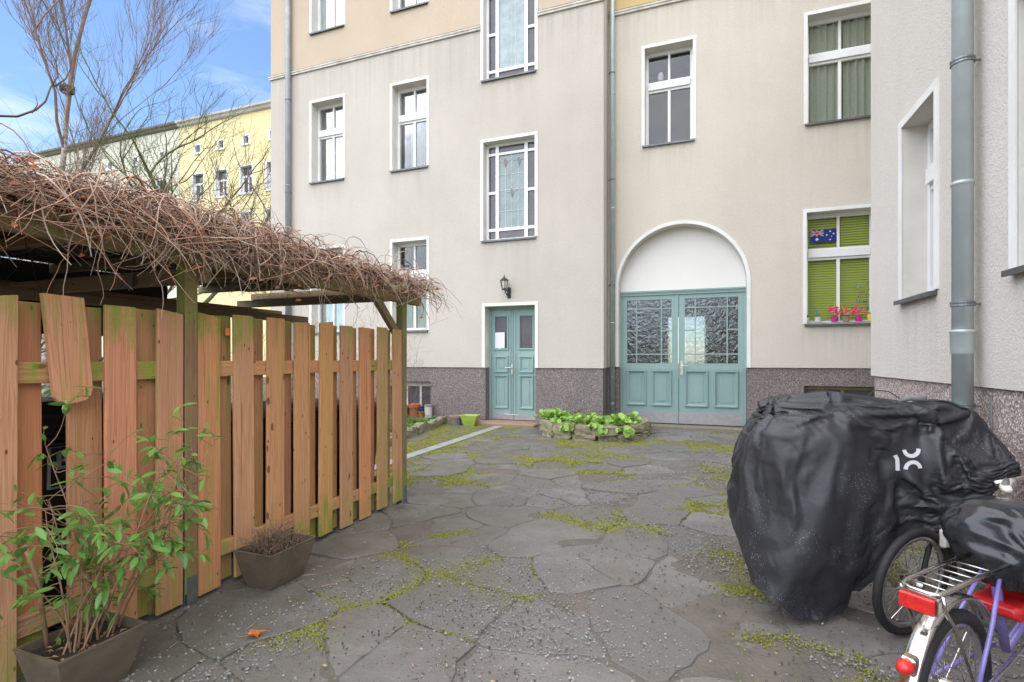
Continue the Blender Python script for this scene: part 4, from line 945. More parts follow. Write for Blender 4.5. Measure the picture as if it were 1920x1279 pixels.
# ---------------------------------------------------------------- far houses
YF = 30.0; ZR = 20.6
def far_house(name, label, x0, x1, mat, cornice, wins, seed):
    h = thing(name, label, 'building', ((x0+x1)/2, YF, 0)); ops = [(w[0], w[0]+w[2], w[1], w[1]+w[3]) for w in wins]
    facade(h, 'wall', mat, YF, x0, x1, -.1, ZR-.55, ops)
    cm = MB(); cm.loops([[(x, YF+dy, ZR+dz) for dy, dz in [(0, -.56), (-.2, -.5), (-.28, -.36), (-.42, -.3), (-.45, -.16), (.2, .1), (.2, -.56)]] for x in (x0, x1)], True, True); cm.build('cornice', cornice, h)
    sd_ = MB(); sd_.box(x0+.01, YF+.9, 0, x1-.01, YF+12, ZR-.2); sd_.build('rear_volume', mat, h)
    for w in wins:
        a, z, W, H = w; mb = MB(); d = .28
        mb.keep = True
        for q in (((a, YF, z), (a, YF+d, z), (a, YF+d, z+H), (a, YF, z+H)), ((a+W, YF, z), (a+W, YF, z+H), (a+W, YF+d, z+H), (a+W, YF+d, z)), ((a, YF, z+H), (a, YF+d, z+H), (a+W, YF+d, z+H), (a+W, YF, z+H)), ((a, YF, z), (a+W, YF, z), (a+W, YF+d, z), (a, YF+d, z))): mb.quad(*q)
        mb.box(a-.12, YF-.03, z-.12, a, YF+.01, z+H+.12); mb.box(a+W, YF-.03, z-.12, a+W+.12, YF+.01, z+H+.12); mb.box(a, YF-.03, z+H, a+W, YF+.01, z+H+.12); mb.box(a-.14, YF-.1, z-.13, a+W+.14, YF+.0, z)
        if H > 1:
            mb.box(a, YF+d-.08, z+H*.6, a+W, YF+d, z+H*.6+.16); mb.box(a+W/2-.05, YF+d-.07, z, a+W/2+.05, YF+d, z+H*.6); mb.box(a, YF+d-.06, z, a+.1, YF+d, z+H*.6); mb.box(a+W-.1, YF+d-.06, z, a+W, YF+d, z+H*.6)
        wo_ = mb.build('window', 'white', h)
        pm = MB(); pm.box(a, YF+d+.01, z, a+W, YF+d+.02, z+H); pm.build('pane', 'glass_grey', wo_)
    return h
def cols(xs, yellow=True):
    out = []
    for x in xs: out += [(x+.3, 17.75, .5, .62), (x, 14.0, 1.15, 2.05), (x, 10.45, 1.15, 2.05), (x, 6.9, 1.15, 2.05)]
    return out
far_house('yellow_house', 'bright yellow apartment house far behind the bare trees', -40.0, -22.0, 'yellow_wall', 'roof_pale', cols([-38.5, -36.0, -33.4, -30.8, -28.2, -25.6]), 1)
far_house('pale_house', 'pale cream apartment house adjoining the yellow one far left', -62.0, -40.02, 'pale_wall', 'roof_dark', cols([-58.6, -55.4, -52.2, -49, -45.8, -42.6]), 2)

# ================================================================== FENCE AND PERGOLA
def timber(name, p0, p1, w, d, parent, mat='wood_old', col=(0, 0, .5, 1), bev=.004):
    """sawn bar from p0 to p1: w across (level), d deep"""
    p0, p1 = Vector(p0), Vector(p1); ax = p1-p0; L = ax.length; ax.normalize()
    mb = MB(); mb.box(-w/2, -d/2, 0, w/2, d/2, L)
    o = mb.build(name, mat, parent, local=True, bev=bev)
    side = Vector((0, 0, 1)).cross(ax)
    side = side.normalized() if side.length > .05 else Vector((1, 0, 0)); up_ = ax.cross(side)
    o.rotation_mode = 'QUATERNION'; o.rotation_quaternion = Matrix((side, up_, ax)).transposed().to_quaternion()
    o.location = p0-Vector(WL[parent.name]); o.color = col
    return o
XF = -2.58
fence = thing('board_fence', 'two sided larch board fence with green algae screening the bins', 'fence', (XF, 2.0, 0))
r = random.Random(5)
bms = []
for k in range(4):
    mb = MB(); mb.box(-.010, -.07, .025, .010, .07, 1.58)
    me = mb.mesh('board', bev=.004); 
    bm = bmesh.new(); bm.from_mesh(me)
    for v in bm.verts:
        if v.co.z > 1.5: v.co.z += .012*math.cos(v.co.y*18+k)-.01
        v.co.x += .003*sin(v.co.z*3+k)*(1 if k % 2 else -1)
    bm.to_mesh(me); bm.free(); me.materials.append(MT['wood' if k < 3 else 'wood_back']); bms.append(me)
def board(y, x, back=False):
    o = inst(bms[3 if back else r.randrange(3)], 'board', fence, (x-XF, y-2.0, r.uniform(-.012, .012)), (0, r.uniform(-.004, .004), r.uniform(-.03, .03)+(pi if r.random() < .5 else 0)))
    o.rotation_euler[0] = r.uniform(-.006, .006)
    o.color = (r.choice((.0, .1, .3, .6, 1.0)) if not back else r.choice((.6, 1.0)), r.choice((.3, .6, 1.0, 1.0)), r.choice((0, 0, .15, .6)) if not back else r.choice((.2, .5)), 1)
    return o
fy = [2.047+.236*k for k in range(9)]+[1.818-.236*k for k in range(8)]
for y in fy:
    if abs(y-1.346) > .02: board(y+.07, XF-.010)
for y in fy:
    if not (1.75 < y < 1.9): board(y+.14+.048, XF-.066, True)
for y in (-.08, 1.75): board(y+.14, XF-.066, True)
# the broken board hangs short and crooked
bb = MB(); n = 9; pts = [(-.076, 1.60), (.076, 1.585)]; low = [(.082, 1.19), (.07, 1.15), (.05, 1.135), (.02, 1.13), (-.02, 1.128), (-.05, 1.14), (-.066, 1.165)]
ring = [(0, y, z) for y, z in pts+low]
bb.loops([[(-.011, y, z) for _, y, z in ring], [(.011, y, z) for _, y, z in ring]], True, True)
bo = bb.build('broken_board', 'wood', fence, local=True); bo.location = (.006, 1.42-2.0-.005, 0); bo.rotation_euler = (radians(4.2), 0, 0); bo.color = (.1, 0, .9, 1); bo['label'] = 'snapped board hanging crooked from the middle rail'
bo.location.y = 1.42-2.0+.10
for (z0, z1) in ((1.215, 1.305), (.18, .265)):
    for (y0, y1) in ((-.1, 1.965), (2.045, 4.075)):
        timber('rail', (XF-.0385, y0, (z0+z1)/2), (XF-.0385, y1, (z0+z1)/2), .036, z1-z0, fence, 'wood', (1, 0, .75, 1))
m = MB(); m.obox((XF-.03, 2.253, 1.475), (.003, 0, 0), (0, .014, 0), (0, 0, .022)); m.build('orange_tag', 'orange', fence, bev=.002)

perg = thing('pergola', 'weathered timber pergola with mossy posts behind the board fence', 'pergola', (-3.4, 2, 0))
XB = -4.35
ZB0, ZB1 = 1.83, 1.95
for y in (-.14, 2.005, 4.115):
    for x in (XF-.036, XB):
        mb = timber('post', (x, y, .06 if x > -3 else 0), (x, y, ZB0), .072, .072, perg, 'wood_old', (.45 if x > -3 else 0, .5, .9 if x > -3 else .2, 1))
    ft = MB(); ft.box(XF-.036-.03, y-.04, -.03, XF-.036+.03, y-.037, .16); ft.box(XF+.001, y-.03, -.02, XF+.004, y+.03, .15); ft.build('post_shoe', 'galv', perg)
timber('front_beam', (XF-.03, -1.5, (ZB0+ZB1)/2), (XF-.03, 4.42, (ZB0+ZB1)/2), .06, .12, perg, 'wood_old', (0, 0, 1, 1))
timber('back_beam', (XB, -1.5, 1.78), (XB, 4.42, 1.78), .06, .11, perg, 'wood_old', (0, 0, .1, 1))
timber('lean_rail', (-3.88, -1.5, 1.715), (-3.88, 4.3, 1.715), .05, .07, perg, 'wood_old', (0, 0, 0, 1))
for y in (-.09, 2.06, 4.06):
    timber('cross_beam', (XB-.2, y, 1.775 if y < 3 else 1.88), (XF+.05, y, 1.775 if y < 3 else 1.88), .05, .085 if y < 3 else .07, perg, 'wood_old', (0, 0, .15, 1))
for i in range(10):
    y = -1.3+i*.62; timber('rafter', (XB-.25, y, 1.985), (XF+.16, y, 1.985), .045, .065, perg, 'wood_old', (0, 0, .5, 1))
timber('brace', (XF-.036, 4.06, 1.52), (XF-.036, 3.70, 1.85), .05, .07, perg, 'wood_old', (0, 0, .8, 1)); timber('brace', (XF-.09, 2.06, 1.80), (XB+.35, 2.09, 1.75), .03, .03, perg, 'wood_old', (0, 0, 0, 1))
br = MB(); br.obox((-3.1, 2.02, 1.76), (.003, 0, 0), (0, .003, 0), (0, 0, .05)); br.add([(-3.16, 2.01, 1.72), (-3.06, 2.01, 1.72), (-3.06, 2.01, 1.82)], [(0, 1, 2)]); br.build('steel_bracket', 'galv', perg)
rf = MB()
for i in range(29):
    y0 = -1.5+i*.196; z0 = 2.025; rf.quad((XB-.2, y0, z0), (XF+.1, y0, z0), (XF+.1, y0+.196, z0), (XB-.2, y0+.196, z0))
rf.build('roof_darkener', 'darkener', perg)  # added opaque black sheet, keeps the underside of the vine roof dark
bn = MB(); bn.box(XB-.215, -1.5, 1.50, XB-.205, 3.3, 2.02); bn.build('back_darkener', 'darkener', perg)  # added black panel, stands in for the deep shade at the back
bn = MB(); bn.box(XB-.2, -1.51, 1.45, XF-.3, -1.5, 2.02); bn.build('end_black_panel', 'darkener', perg)  # opaque black panel across the near end of the pergola

# ---------------------------------------------------------------- the vine over the roof
vine = thing('climbing_vine', 'leafless tangled climbing vine heaped over the pergola roof', 'vine', (-3.5, 2, 0))
def heap(x, y):
    e = min(1, max(0, (y+1.6)/.5))*min(1, max(0, (4.62-y)/.5))
    top = interp([(-1.5, .72), (1.5, .74), (2.1, .76), (2.6, .70), (3.4, .66), (4.1, .6), (4.6, .12)], y)
    fx = interp([(-4.8, .0), (-4.5, .30), (-3.6, .36), (-3.0, .24), (-2.6, .11), (-2.3, .0)], x)
    return 1.98+fx*top*e+.035*noise.noise((x*2.5, y*2.5, 4))
def twig(mb, r, p, d, L, rad, zmin, step=.05, wild=.30):
    pts = [p.copy()]; n = max(3, int(L/step)); bend = Vector((r.gauss(0, .045), r.gauss(0, .06), r.gauss(-.015, .05)))
    for i in range(n):
        d = d+(Vector((r.gauss(0, wild), r.gauss(0, wild), r.gauss(0, wild)))*.42+bend)*(1 if rad < .0035 else .5)
        over = p.x > -2.48; h = heap(p.x, p.y)
        if p.z > h+.01: d.z -= .55
        if not over and p.z < 2.03: d.z += .5
        if p.x > -2.30: d.x -= .22
        d.normalize(); p = p+d*step; pts.append(p.copy())
        if over and p.z < zmin: break
        if p.y > 4.42: break
    k = len(pts); mb.tube(pts, [rad*(1-.6*i/(k-1)) for i in range(k)], 4 if rad > .004 else 3, caps=False)
    return pts
r = random.Random(77)
buckets = {'twig_pink': MB(), 'twig_pale': MB(), 'twig_dark': MB(), 'twig_red': MB()}
for b in buckets.values(): b.keep = True
tips = []
made = 0
while made < 3100:
    y = r.uniform(-.6, 4.45) if r.random() < .6 else r.uniform(1.0, 3.0); front = r.random() < .46
    x = r.uniform(-2.62, -2.40) if front else r.uniform(-4.6, -2.5)
    hole = noise.fractal((x*1.7, y*1.9, 12), 1.0, 2.0, 3)
    if hole < r.uniform(-.55, .1): continue
    h = heap(x, y); u = r.random()**.7; z = lerp(1.88 if front else 1.99, h, u); zmin = r.choice((1.98, 1.92, 1.88, 1.84, 1.80, 1.76, 1.70))
    if front:
        a = r.uniform(0, 2*pi); d = Vector((r.uniform(-.1, .45), cos(a), sin(a)*.7+.1))
    else:
        a = r.choice((pi/2, -pi/2, .5, -.5))+r.gauss(0, .7); d = Vector((cos(a), sin(a), r.gauss(.05, .35)))
    key = r.choice(('twig_pink', 'twig_pink', 'twig_pale', 'twig_pale', 'twig_red')) if u > .35 or front else r.choice(('twig_dark', 'twig_dark', 'twig_red'))
    if r.random() < .16: key = 'twig_dark'
    pt = twig(buckets[key], r, Vector((x, y, z)), d.normalized(), r.choice((.2, .3, .45, .6, .8, 1.1, 1.4)), r.choice((.0014, .0017, .002, .0024, .003, .0036, .0044, .0056)), zmin)
    tips.append(pt[-1]); made += 1
for i in range(46):           # old woody stems
    y = r.uniform(-.5, 3.4); x = r.uniform(-4.4, -2.45); p = Vector((x, y, heap(x, y)-.05*r.random())); d = Vector((r.gauss(0, .35), r.choice((-1, 1)), 0)).normalized(); pts = [p.copy()]
    for k in range(r.randrange(10, 24)):
        d = (d+Vector((r.gauss(0, .16), r.gauss(0, .1), r.gauss(0, .14)))).normalized(); p = p+d*.07; p.z = min(max(p.z, 2.0), heap(p.x, p.y)+.03); p.x = max(min(p.x, -2.4), -4.6)
        if p.y > 4.35: break
        pts.append(p.copy())
    if len(pts) > 3: buckets[r.choice(('twig_dark', 'twig_red', 'twig_pink'))].tube(pts, [r.uniform(.008, .011)*(1-.5*q/len(pts)) for q in range(len(pts))], 6, caps=False)
for i in range(130):          # strands hanging over the front edge and inside
    y = r.uniform(.2, 4.4); x = r.uniform(-2.5, -2.3) if i % 3 else r.uniform(-4.2, -2.8); p = Vector((x, y, r.uniform(1.86, 2.05) if i % 3 else 2.0)); pts = [p.copy()]; d = Vector((r.uniform(-.2, .3), r.uniform(-.5, .5), -.7)).normalized()
    L = r.uniform(.12, .36)*(1.3 if y < 1.9 else .8)
    if i % 3 == 0: L *= .75
    for k in range(int(L/.04)):
        d = (d+Vector((r.gauss(0, .16), r.gauss(0, .18), r.gauss(0, .12)-.04))).normalized(); p = p+d*.04; pts.append(p.copy())
    if len(pts) > 2: buckets[r.choice(('twig_pink', 'twig_pale', 'twig_red')) if i % 3 else 'twig_dark'].tube(pts, [.0034*(1-.6*q/len(pts)) for q in range(len(pts))], 3, caps=False)
for i in range(190):          # shoots standing up out of the heap
    y = r.uniform(.3, 4.55); x = r.uniform(-4.5, -2.6); p = Vector((x, y, heap(x, y)-.04)); d = Vector((r.gauss(0, .4), r.gauss(.2, .5), .75)).normalized(); pts = [p.copy()]
    for k in range(r.randrange(3, 9)):
        d = (d+Vector((r.gauss(0, .22), r.gauss(.03, .22), -.09))).normalized(); p = p+d*.045; pts.append(p.copy())
    buckets[r.choice(('twig_dark', 'twig_dark', 'twig_pink'))].tube(pts, [.0025*(1-.6*q/len(pts)) for q in range(len(pts))], 3, caps=False)
for i in range(14):           # long shoots reaching past the far end
    y = r.uniform(4.2, 4.5); x = r.uniform(-3.6, -2.35); p = Vector((x, y, r.uniform(1.9, 2.1))); d = Vector((r.gauss(.05, .3), .8, r.uniform(-.3, .3))).normalized(); pts = [p.copy()]
    for k in range(r.randrange(5, 14)):
        d = (d+Vector((r.gauss(0, .15), r.gauss(0, .1), -.10))).normalized(); p = p+d*.045; pts.append(p.copy())
    buckets[r.choice(('twig_dark', 'twig_pink'))].tube(pts, [.0026*(1-.6*q/len(pts)) for q in range(len(pts))], 3, caps=False)
for k, b in buckets.items(): tag(b.build('twigs', k, vine, smooth=True), kind='stuff')
lf = MB()
for p in r.sample(tips, 160):
    a = r.uniform(0, pi); s_ = r.uniform(.012, .03); dx, dy = cos(a)*s_, sin(a)*s_
    lf.add([p+Vector((dx, dy, 0)), p+Vector((-dy*.5, dx*.5, .008)), p-Vector((dx, dy, .012)), p+Vector((dy*.5, -dx*.5, -.01))], [(0, 1, 2), (0, 2, 3)])
tag(lf.build('dead_leaves', 'dry_leaf', vine), kind='stuff')
# the long arched shoot that stands high on the left
def pathplane(px, X):
    out = []
    for (u, v) in px:
        t = (u-960)/969.0; f_ = X/(-sin(YAW)+cos(YAW)*t); out.append((X, f_*(cos(YAW)+sin(YAW)*t), 1.32+(672-v)*f_/969))
    return out
for path, rr_ in ((((-150, 330), (-90, 250), (-40, 222), (0, 216), (38, 217), (75, 204), (94, 188), (105, 161), (120, 139), (118, 113), (109, 90), (97, 75)), .011), (((105, 161), (124, 148), (135, 128), (132, 101)), .007), (((103, 163), (96, 145), (90, 131)), .007), (((60, 212), (72, 196), (70, 178)), .005)):
    pts = pathplane(path, -4.9); pts = [(x-.05*i*.2, y, z) for i, (x, y, z) in enumerate(pts)]
    b = MB(); k = len(pts); b.tube(pts, [rr_*(1-.65*i/(k-1)) for i in range(k)], 6); b.build('arched_shoot', 'twig_dark', vine, smooth=True)

# ================================================================== BACKGROUND TREES
TRUNK = {}
def tree(name, label, base, H, seed, bark, twigmat, stems=1, spread=.5, first=.35, lean=(0, 0), r0=.12, depth=5, up_=.25, kids=(2, 4), wob=.16, len0=.42):
    rr = random.Random(seed); t = thing(name, label, 'tree', base, 'bare trees behind the pergola'); tr = MB(); cr = MB(); tr.keep = cr.keep = True
    TRUNK[name] = []
    def br(p, d, L, rad, lev):
        n = 5 if lev < 3 else 4; pts = [p.copy()]; rs = [rad]
        for i in range(n):
            d = (d+Vector((rr.gauss(0, wob), rr.gauss(0, wob), rr.gauss(up_*.25, wob*.5)))).normalized(); p = p+d*(L/n); pts.append(p.copy()); rs.append(rad*(1-.5*(i+1)/n))
        if lev == 0: TRUNK[name] += pts
        (tr if lev == 0 else cr).tube(pts, rs, 6 if lev < 2 else (4 if lev < 3 else 3), caps=False)
        if lev >= depth: return
        k = rr.randint(*kids)+(1 if lev < 2 else 0)
        for j in range(k):
            u = rr.uniform(first if lev == 0 else .25, 1.0); q = u*n; i0 = min(int(q), n-1); pp = pts[i0].lerp(pts[i0+1], q-i0); rad2 = rs[i0]*rr.uniform(.45, .72)
            ang = rr.uniform(0, 2*pi); perp = d.orthogonal().normalized(); perp.rotate(Matrix.Rotation(ang, 3, d)); d2 = (d+perp*spread*rr.uniform(.7, 1.5)+Vector((0, 0, up_))).normalized()
            br(pp, d2, L*rr.uniform(.5, .78)*(.62 if len0 > .9 and lev == 0 else 1), max(rad2, .006), lev+1)
        br(pts[-1], d, L*rr.uniform(.55, .75), rs[-1], lev+1)
    for s_ in range(stems):
        a = 2*pi*s_/max(stems, 1)+rr.uniform(0, 1); o = .12*(stems > 1)
        d = Vector((lean[0]+(cos(a)*.28 if stems > 1 else 0), lean[1]+(sin(a)*.15 if stems > 1 else 0), 1)).normalized()
        br(Vector(base)+Vector((cos(a)*o, sin(a)*o, -.1)), d, H*len0, r0, 0)
    tr.build('trunk', bark, t, smooth=True); cr.build('crown', twigmat, t, smooth=True)
    return t
tree('mossy_tree', 'spreading bare tree with green mossy branches before the yellow house', (-21.6, 16.3, 0), 15.0, 3, 'bark_moss', 'bark_moss', stems=3, spread=.78, r0=.20, depth=5, up_=.13, kids=(2, 3), wob=.2)
tree('birch_tree', 'tall slim birch with pale trunk at the far left', (-25.3, 13.2, 0), 12.5, 8, 'birch', 'birch_twig', stems=1, spread=.48, r0=.17, len0=1.0, depth=5, up_=.30, first=.2, kids=(3, 5), wob=.1)
tree('bare_tree', 'bare dark tree at the left photo edge', (-24.2, 11.2, 0), 10.0, 15, 'bark', 'birch_twig', stems=2, spread=.75, r0=.10, depth=5, up_=.1, wob=.22, kids=(2, 3))
tree('bare_tree', 'slim bare tree leaning left of the mossy one', (-24.6, 15.4, 0), 12.0, 27, 'bark_moss', 'bark_moss', stems=1, spread=.75, r0=.12, depth=4, up_=.12, wob=.2, lean=(.12, 0), kids=(2, 3))
tree('bare_tree', 'small forked bare tree in front of the yellow house windows', (-15.4, 16.2, 0), 11.2, 36, 'bark', 'bark', stems=1, spread=.7, r0=.15, depth=4, up_=.12, kids=(2, 3))
tree('bare_tree', 'thin twiggy bare tree next to the beige block corner', (-13.2, 15.2, 0), 9.2, 41, 'dry_twig', 'dry_twig', stems=2, spread=.4, r0=.055, depth=4, up_=.3, kids=(2, 3))
nest = MB(); rr = random.Random(2)
for i in range(90):
    a = rr.uniform(0, 2*pi); b = a+rr.uniform(1, 2.4); R = .26; z = rr.uniform(-.12, .14); nest.tube([(R*cos(a), R*sin(a), z), (R*.7*cos((a+b)/2), R*.7*sin((a+b)/2), z-.05), (R*cos(b), R*sin(b), z+.04)], .012, 3)
tag(nest.build('bird_nest', 'bark', local=True, loc=tuple(min(TRUNK['birch_tree'], key=lambda v: abs(v.z-12.2))+Vector((.1, -.1, .05)))), 'twig bird nest in the fork of the birch', 'nest')
# twiggy shrubs between the pergola and the house
def shrub(name, label, x, y, H, n, seed, mat, sp=.5):
    rr = random.Random(seed); b = MB(); b.keep = True
    for i in range(n):
        a = rr.uniform(0, 2*pi); d = Vector((cos(a)*sp, sin(a)*sp*.6, 1)).normalized(); p = Vector((x+rr.gauss(0, .12), y+rr.gauss(0, .1), -.03)); L = H*rr.uniform(.5, 1); pts = [p.copy()]
        for k in range(9):
            d = (d+Vector((rr.gauss(0, .13), rr.gauss(0, .13), .02))).normalized(); p = p+d*L/9; pts.append(p.copy())
            if k > 2 and rr.random() < .8:
                dd = (d+Vector((rr.gauss(0, .7), rr.gauss(0, .7), .2))).normalized(); q = p.copy(); qs = [q.copy()]
                for _ in range(4): dd = (dd+Vector((rr.gauss(0, .2), rr.gauss(0, .2), rr.gauss(0, .2)))).normalized(); q = q+dd*L*.06; qs.append(q.copy())
                b.tube(qs, .0022, 3, caps=False)
        b.tube(pts, [.006*(1-.07*q) for q in range(10)], 3, caps=False)
    o = b.build(name, mat); tag(o, label, 'shrub'); return o
shrub('bare_shrub', 'straw coloured twiggy shrub behind the fence middle', -5.6, 7.4, 2.3, 46, 1, 'dry_twig', .55); shrub('bare_shrub', 'thin bare shrub against the wall near the fence end', -5.9, 9.1, 2.0, 26, 2, 'bark', .5); shrub('bare_shrub', 'dense pale shrub behind the grey lidded bin', -6.6, 6.4, 2.2, 60, 3, 'dry_twig', .6)

# ================================================================== POTS AND PLANTS
def taper_pot(t, x0, x1, y0, y1, h, inset=.055, mat='pot_bronze'):
    mb = MB(); L = []
    def rect(d, z): return [(x0+d, y0+d, z), (x1-d, y0+d, z), (x1-d, y1-d, z), (x0+d, y1-d, z)]
    for k in range(9):
        u = k/8; L.append(rect(inset*(1-u**.75)*1.0+.001*(1-u), h*u))
    L += [rect(-.003, h), rect(-.003, h+.006), rect(.008, h+.006), rect(.010, h-.04)]
    mb.loops(L, True, False)
    o = mb.build('pot', mat, t)
    so = MB(); n = 12
    for i in range(n+1):
        for j in range(n+1): 
            x = lerp(x0+.008, x1-.008, i/n); y = lerp(y0+.008, y1-.008, j/n); so.v.append((x, y, h-.03+.012*noise.noise((x*30, y*30, 1))))
    for i in range(n):
        for j in range(n): a = i*(n+1)+j; so.f.append((a, a+n+1, a+n+2, a+1))
    so.build('soil', 'potsoil', t, smooth=True)
    return o
lm = MB()      # one leaf, tip along +x
cs_ = [(0, .0015), (.18, .27), (.42, .40), (.7, .31), (.9, .12), (1, .004)]
for u, w in cs_:
    dz = -.16*u*u; lm.v += [(u, -w*.42, dz+.06*w), (u, 0, dz-.02), (u, w*.42, dz+.06*w)]
for i in range(len(cs_)-1):
    a = i*3; lm.f += [(a, a+1, a+4, a+3), (a+1, a+2, a+5, a+4)]
def leafmesh(mat):
    me = lm.mesh('leaf', smooth=True); me.materials.append(MT[mat]); return me
LEAF = leafmesh('leaf')
def leafrot(d, rr, roll=.7):
    d = d.normalized(); q = Vector((1, 0, 0)).rotation_difference(d); x = (q @ Vector((0, 0, 1)))
    # turn the face upwards, then roll a little
    up_ = Vector((0, 0, 1)); side = up_.cross(d); side = side.normalized() if side.length > .05 else Vector((0, 1, 0)); nz_ = d.cross(side)
    return Matrix((d, side, nz_)).transposed().to_quaternion() @ __import__('mathutils').Quaternion((1, 0, 0), rr.gauss(0, roll))

ps = thing('potted_shrub', 'leafy green privet shrub in a tapered bronze pot by the fence', 'plant', (-2.31, 1.335, 0))
taper_pot(ps, -2.447, -2.178, 1.175, 1.49, .215)
rr = random.Random(12); stm = MB(); stm.keep = True; leaves = []
def stemcurve(p, d, L, n, w, up_=0.0):
    pts = [p.copy()]
    for k in range(n):
        d = (d+Vector((rr.gauss(0, w), rr.gauss(0, w), rr.gauss(0, w)+up_))).normalized(); p = p+d*L/n; pts.append(p.copy())
    return pts, d
mains = []
for i in range(19):
    p = Vector((-2.31+rr.gauss(0, .03), 1.34+rr.gauss(0, .055), .18)); a = rr.uniform(-.28, .95); d = Vector((rr.uniform(-.12, .25), a*.6, 1)).normalized(); L = rr.uniform(.40, .90)
    pts, d = stemcurve(p, d, L, 8, .10, .0); stm.tube(pts, [.0048*(1-.08*k) for k in range(9)], 5, caps=False); mains.append((pts, d))
targets = []
for pts, d in mains:
    for k in range(3, 9):
        for _ in range(1 if k < 6 else 2):
            dd = Vector((rr.gauss(.1, .45), rr.gauss(.08, .6), rr.gauss(.12, .4))).normalized(); q, d2 = stemcurve(pts[k], dd, rr.uniform(.1, .3), 6, .22, -.03)
            q = [v if v.x > -2.53 else Vector((-2.53, v.y, v.z)) for v in q]
            stm.tube(q, [.0019*(1-.1*z) for z in range(7)], 4, caps=False); targets.append(q)
rr.shuffle(targets)
bs = [pathq for pathq in targets]
stm.build('stems', 'stem', ps, smooth=True)
cnt = 0
for q in sorted(targets, key=lambda q: -(.35*q[-1].y+.25*q[-1].z+rr.uniform(0, .9))):
    if cnt >= 296: break
    for k in (3, 4, 5, 6):
        for sg in (-1, 1):
            if cnt >= 296 or rr.random() < .30: continue
            d = (q[k]-q[k-1]).normalized(); side = d.cross(Vector((0, 0, 1))); 
            dd = d*.6+side*sg*.7+Vector((rr.gauss(0, .2), rr.gauss(0, .2), rr.gauss(-.3, .35)))
            pl = q[k]-Vector(WL[ps.name])
            o = inst(LEAF, 'leaf', ps, pl, leafrot(dd, rr, .5), rr.uniform(.048, .078)); cnt += 1
extra = MB(); extra.keep = True
for q in targets:
    for k in (2, 3, 4, 5, 6):
        if rr.random() < .58: continue
        d = (q[k]-q[k-1]).normalized(); dd = (d*.5+Vector((rr.gauss(0, .6), rr.gauss(0, .6), rr.gauss(-.25, .4)))); rt_ = leafrot(dd, rr, .5).to_matrix(); s_ = rr.uniform(.045, .075)
        extra.add([q[k]+rt_ @ (Vector(v)*s_) for v in lm.v], lm.f)
tag(extra.build('foliage', 'leaf', ps, smooth=True), kind='stuff')
lit = MB()
for i in range(40):
    x, y = rr.uniform(-2.42, -2.2), rr.uniform(1.2, 1.47); a = rr.uniform(0, pi); s_ = rr.uniform(.008, .02); lit.add([(x+cos(a)*s_, y+sin(a)*s_, .20), (x-sin(a)*s_*.3, y+cos(a)*s_*.3, .205), (x-cos(a)*s_, y-sin(a)*s_, .198), (x+sin(a)*s_*.3, y-cos(a)*s_*.3, .207)], [(0, 1, 2), (0, 2, 3)])
tag(lit.build('bark_mulch', 'litter', ps), kind='stuff')
ck = MB(); ck.tube([(-2.40, 1.26, .18), (-2.42, 1.24, .45), (-2.46, 1.215, .60)], [.009, .008, .009], 7); ck.build('cut_stem', 'stem', ps, smooth=True)

ph = thing('potted_heather', 'small withered heather in a tapered bronze pot by the fence', 'plant', (-2.37, 2.38, 0))
taper_pot(ph, -2.508, -2.236, 2.205, 2.555, .222)
rr = random.Random(9); hm = MB(); hg = MB(); hb = MB()
for i in range(230):
    p = Vector((-2.37+rr.gauss(0, .045), 2.37+rr.gauss(0, .06), .19)); d = Vector((rr.gauss(0, .5), rr.gauss(0, .6), 1)).normalized(); L = rr.uniform(.06, .17); pts = [p.copy()]
    for k in range(5): d = (d+Vector((rr.gauss(0, .2), rr.gauss(0, .2), 0))).normalized(); p = p+d*L/5; pts.append(p.copy())
    hb.tube(pts, .0011, 3, caps=False)
    tgt = hm if rr.random() < .68 else hg
    for _ in range(7):
        q = pts[rr.randrange(2, 6)]+Vector((rr.gauss(0, .006), rr.gauss(0, .006), rr.gauss(0, .006))); s_ = rr.uniform(.002, .0042)
        tgt.add([q+Vector((s_, 0, 0)), q+Vector((0, s_, s_)), q+Vector((-s_, 0, 0)), q+Vector((0, 0, -s_*1.4)), q+Vector((0, -s_, s_*.5))], [(0, 1, 3), (1, 2, 3), (2, 4, 3), (4, 0, 3), (0, 4, 2, 1)])
tag(hb.build('stems', 'bark', ph), kind='stuff'); tag(hm.build('dry_flowers', 'heather', ph), kind='stuff'); tag(hg.build('foliage', 'heather_green', ph), kind='stuff')
for (x, y, t_, z) in ((-2.39, 2.335, .012, .46), (-2.42, 2.30, -.02, .42)):
    st_ = MB(); st_.tube([(x, y, .18), (x+t_*.4, y+t_, .32), (x+t_, y+t_*1.6, z)], .0028, 5); st_.build('dry_stalk', 'litter', ph)

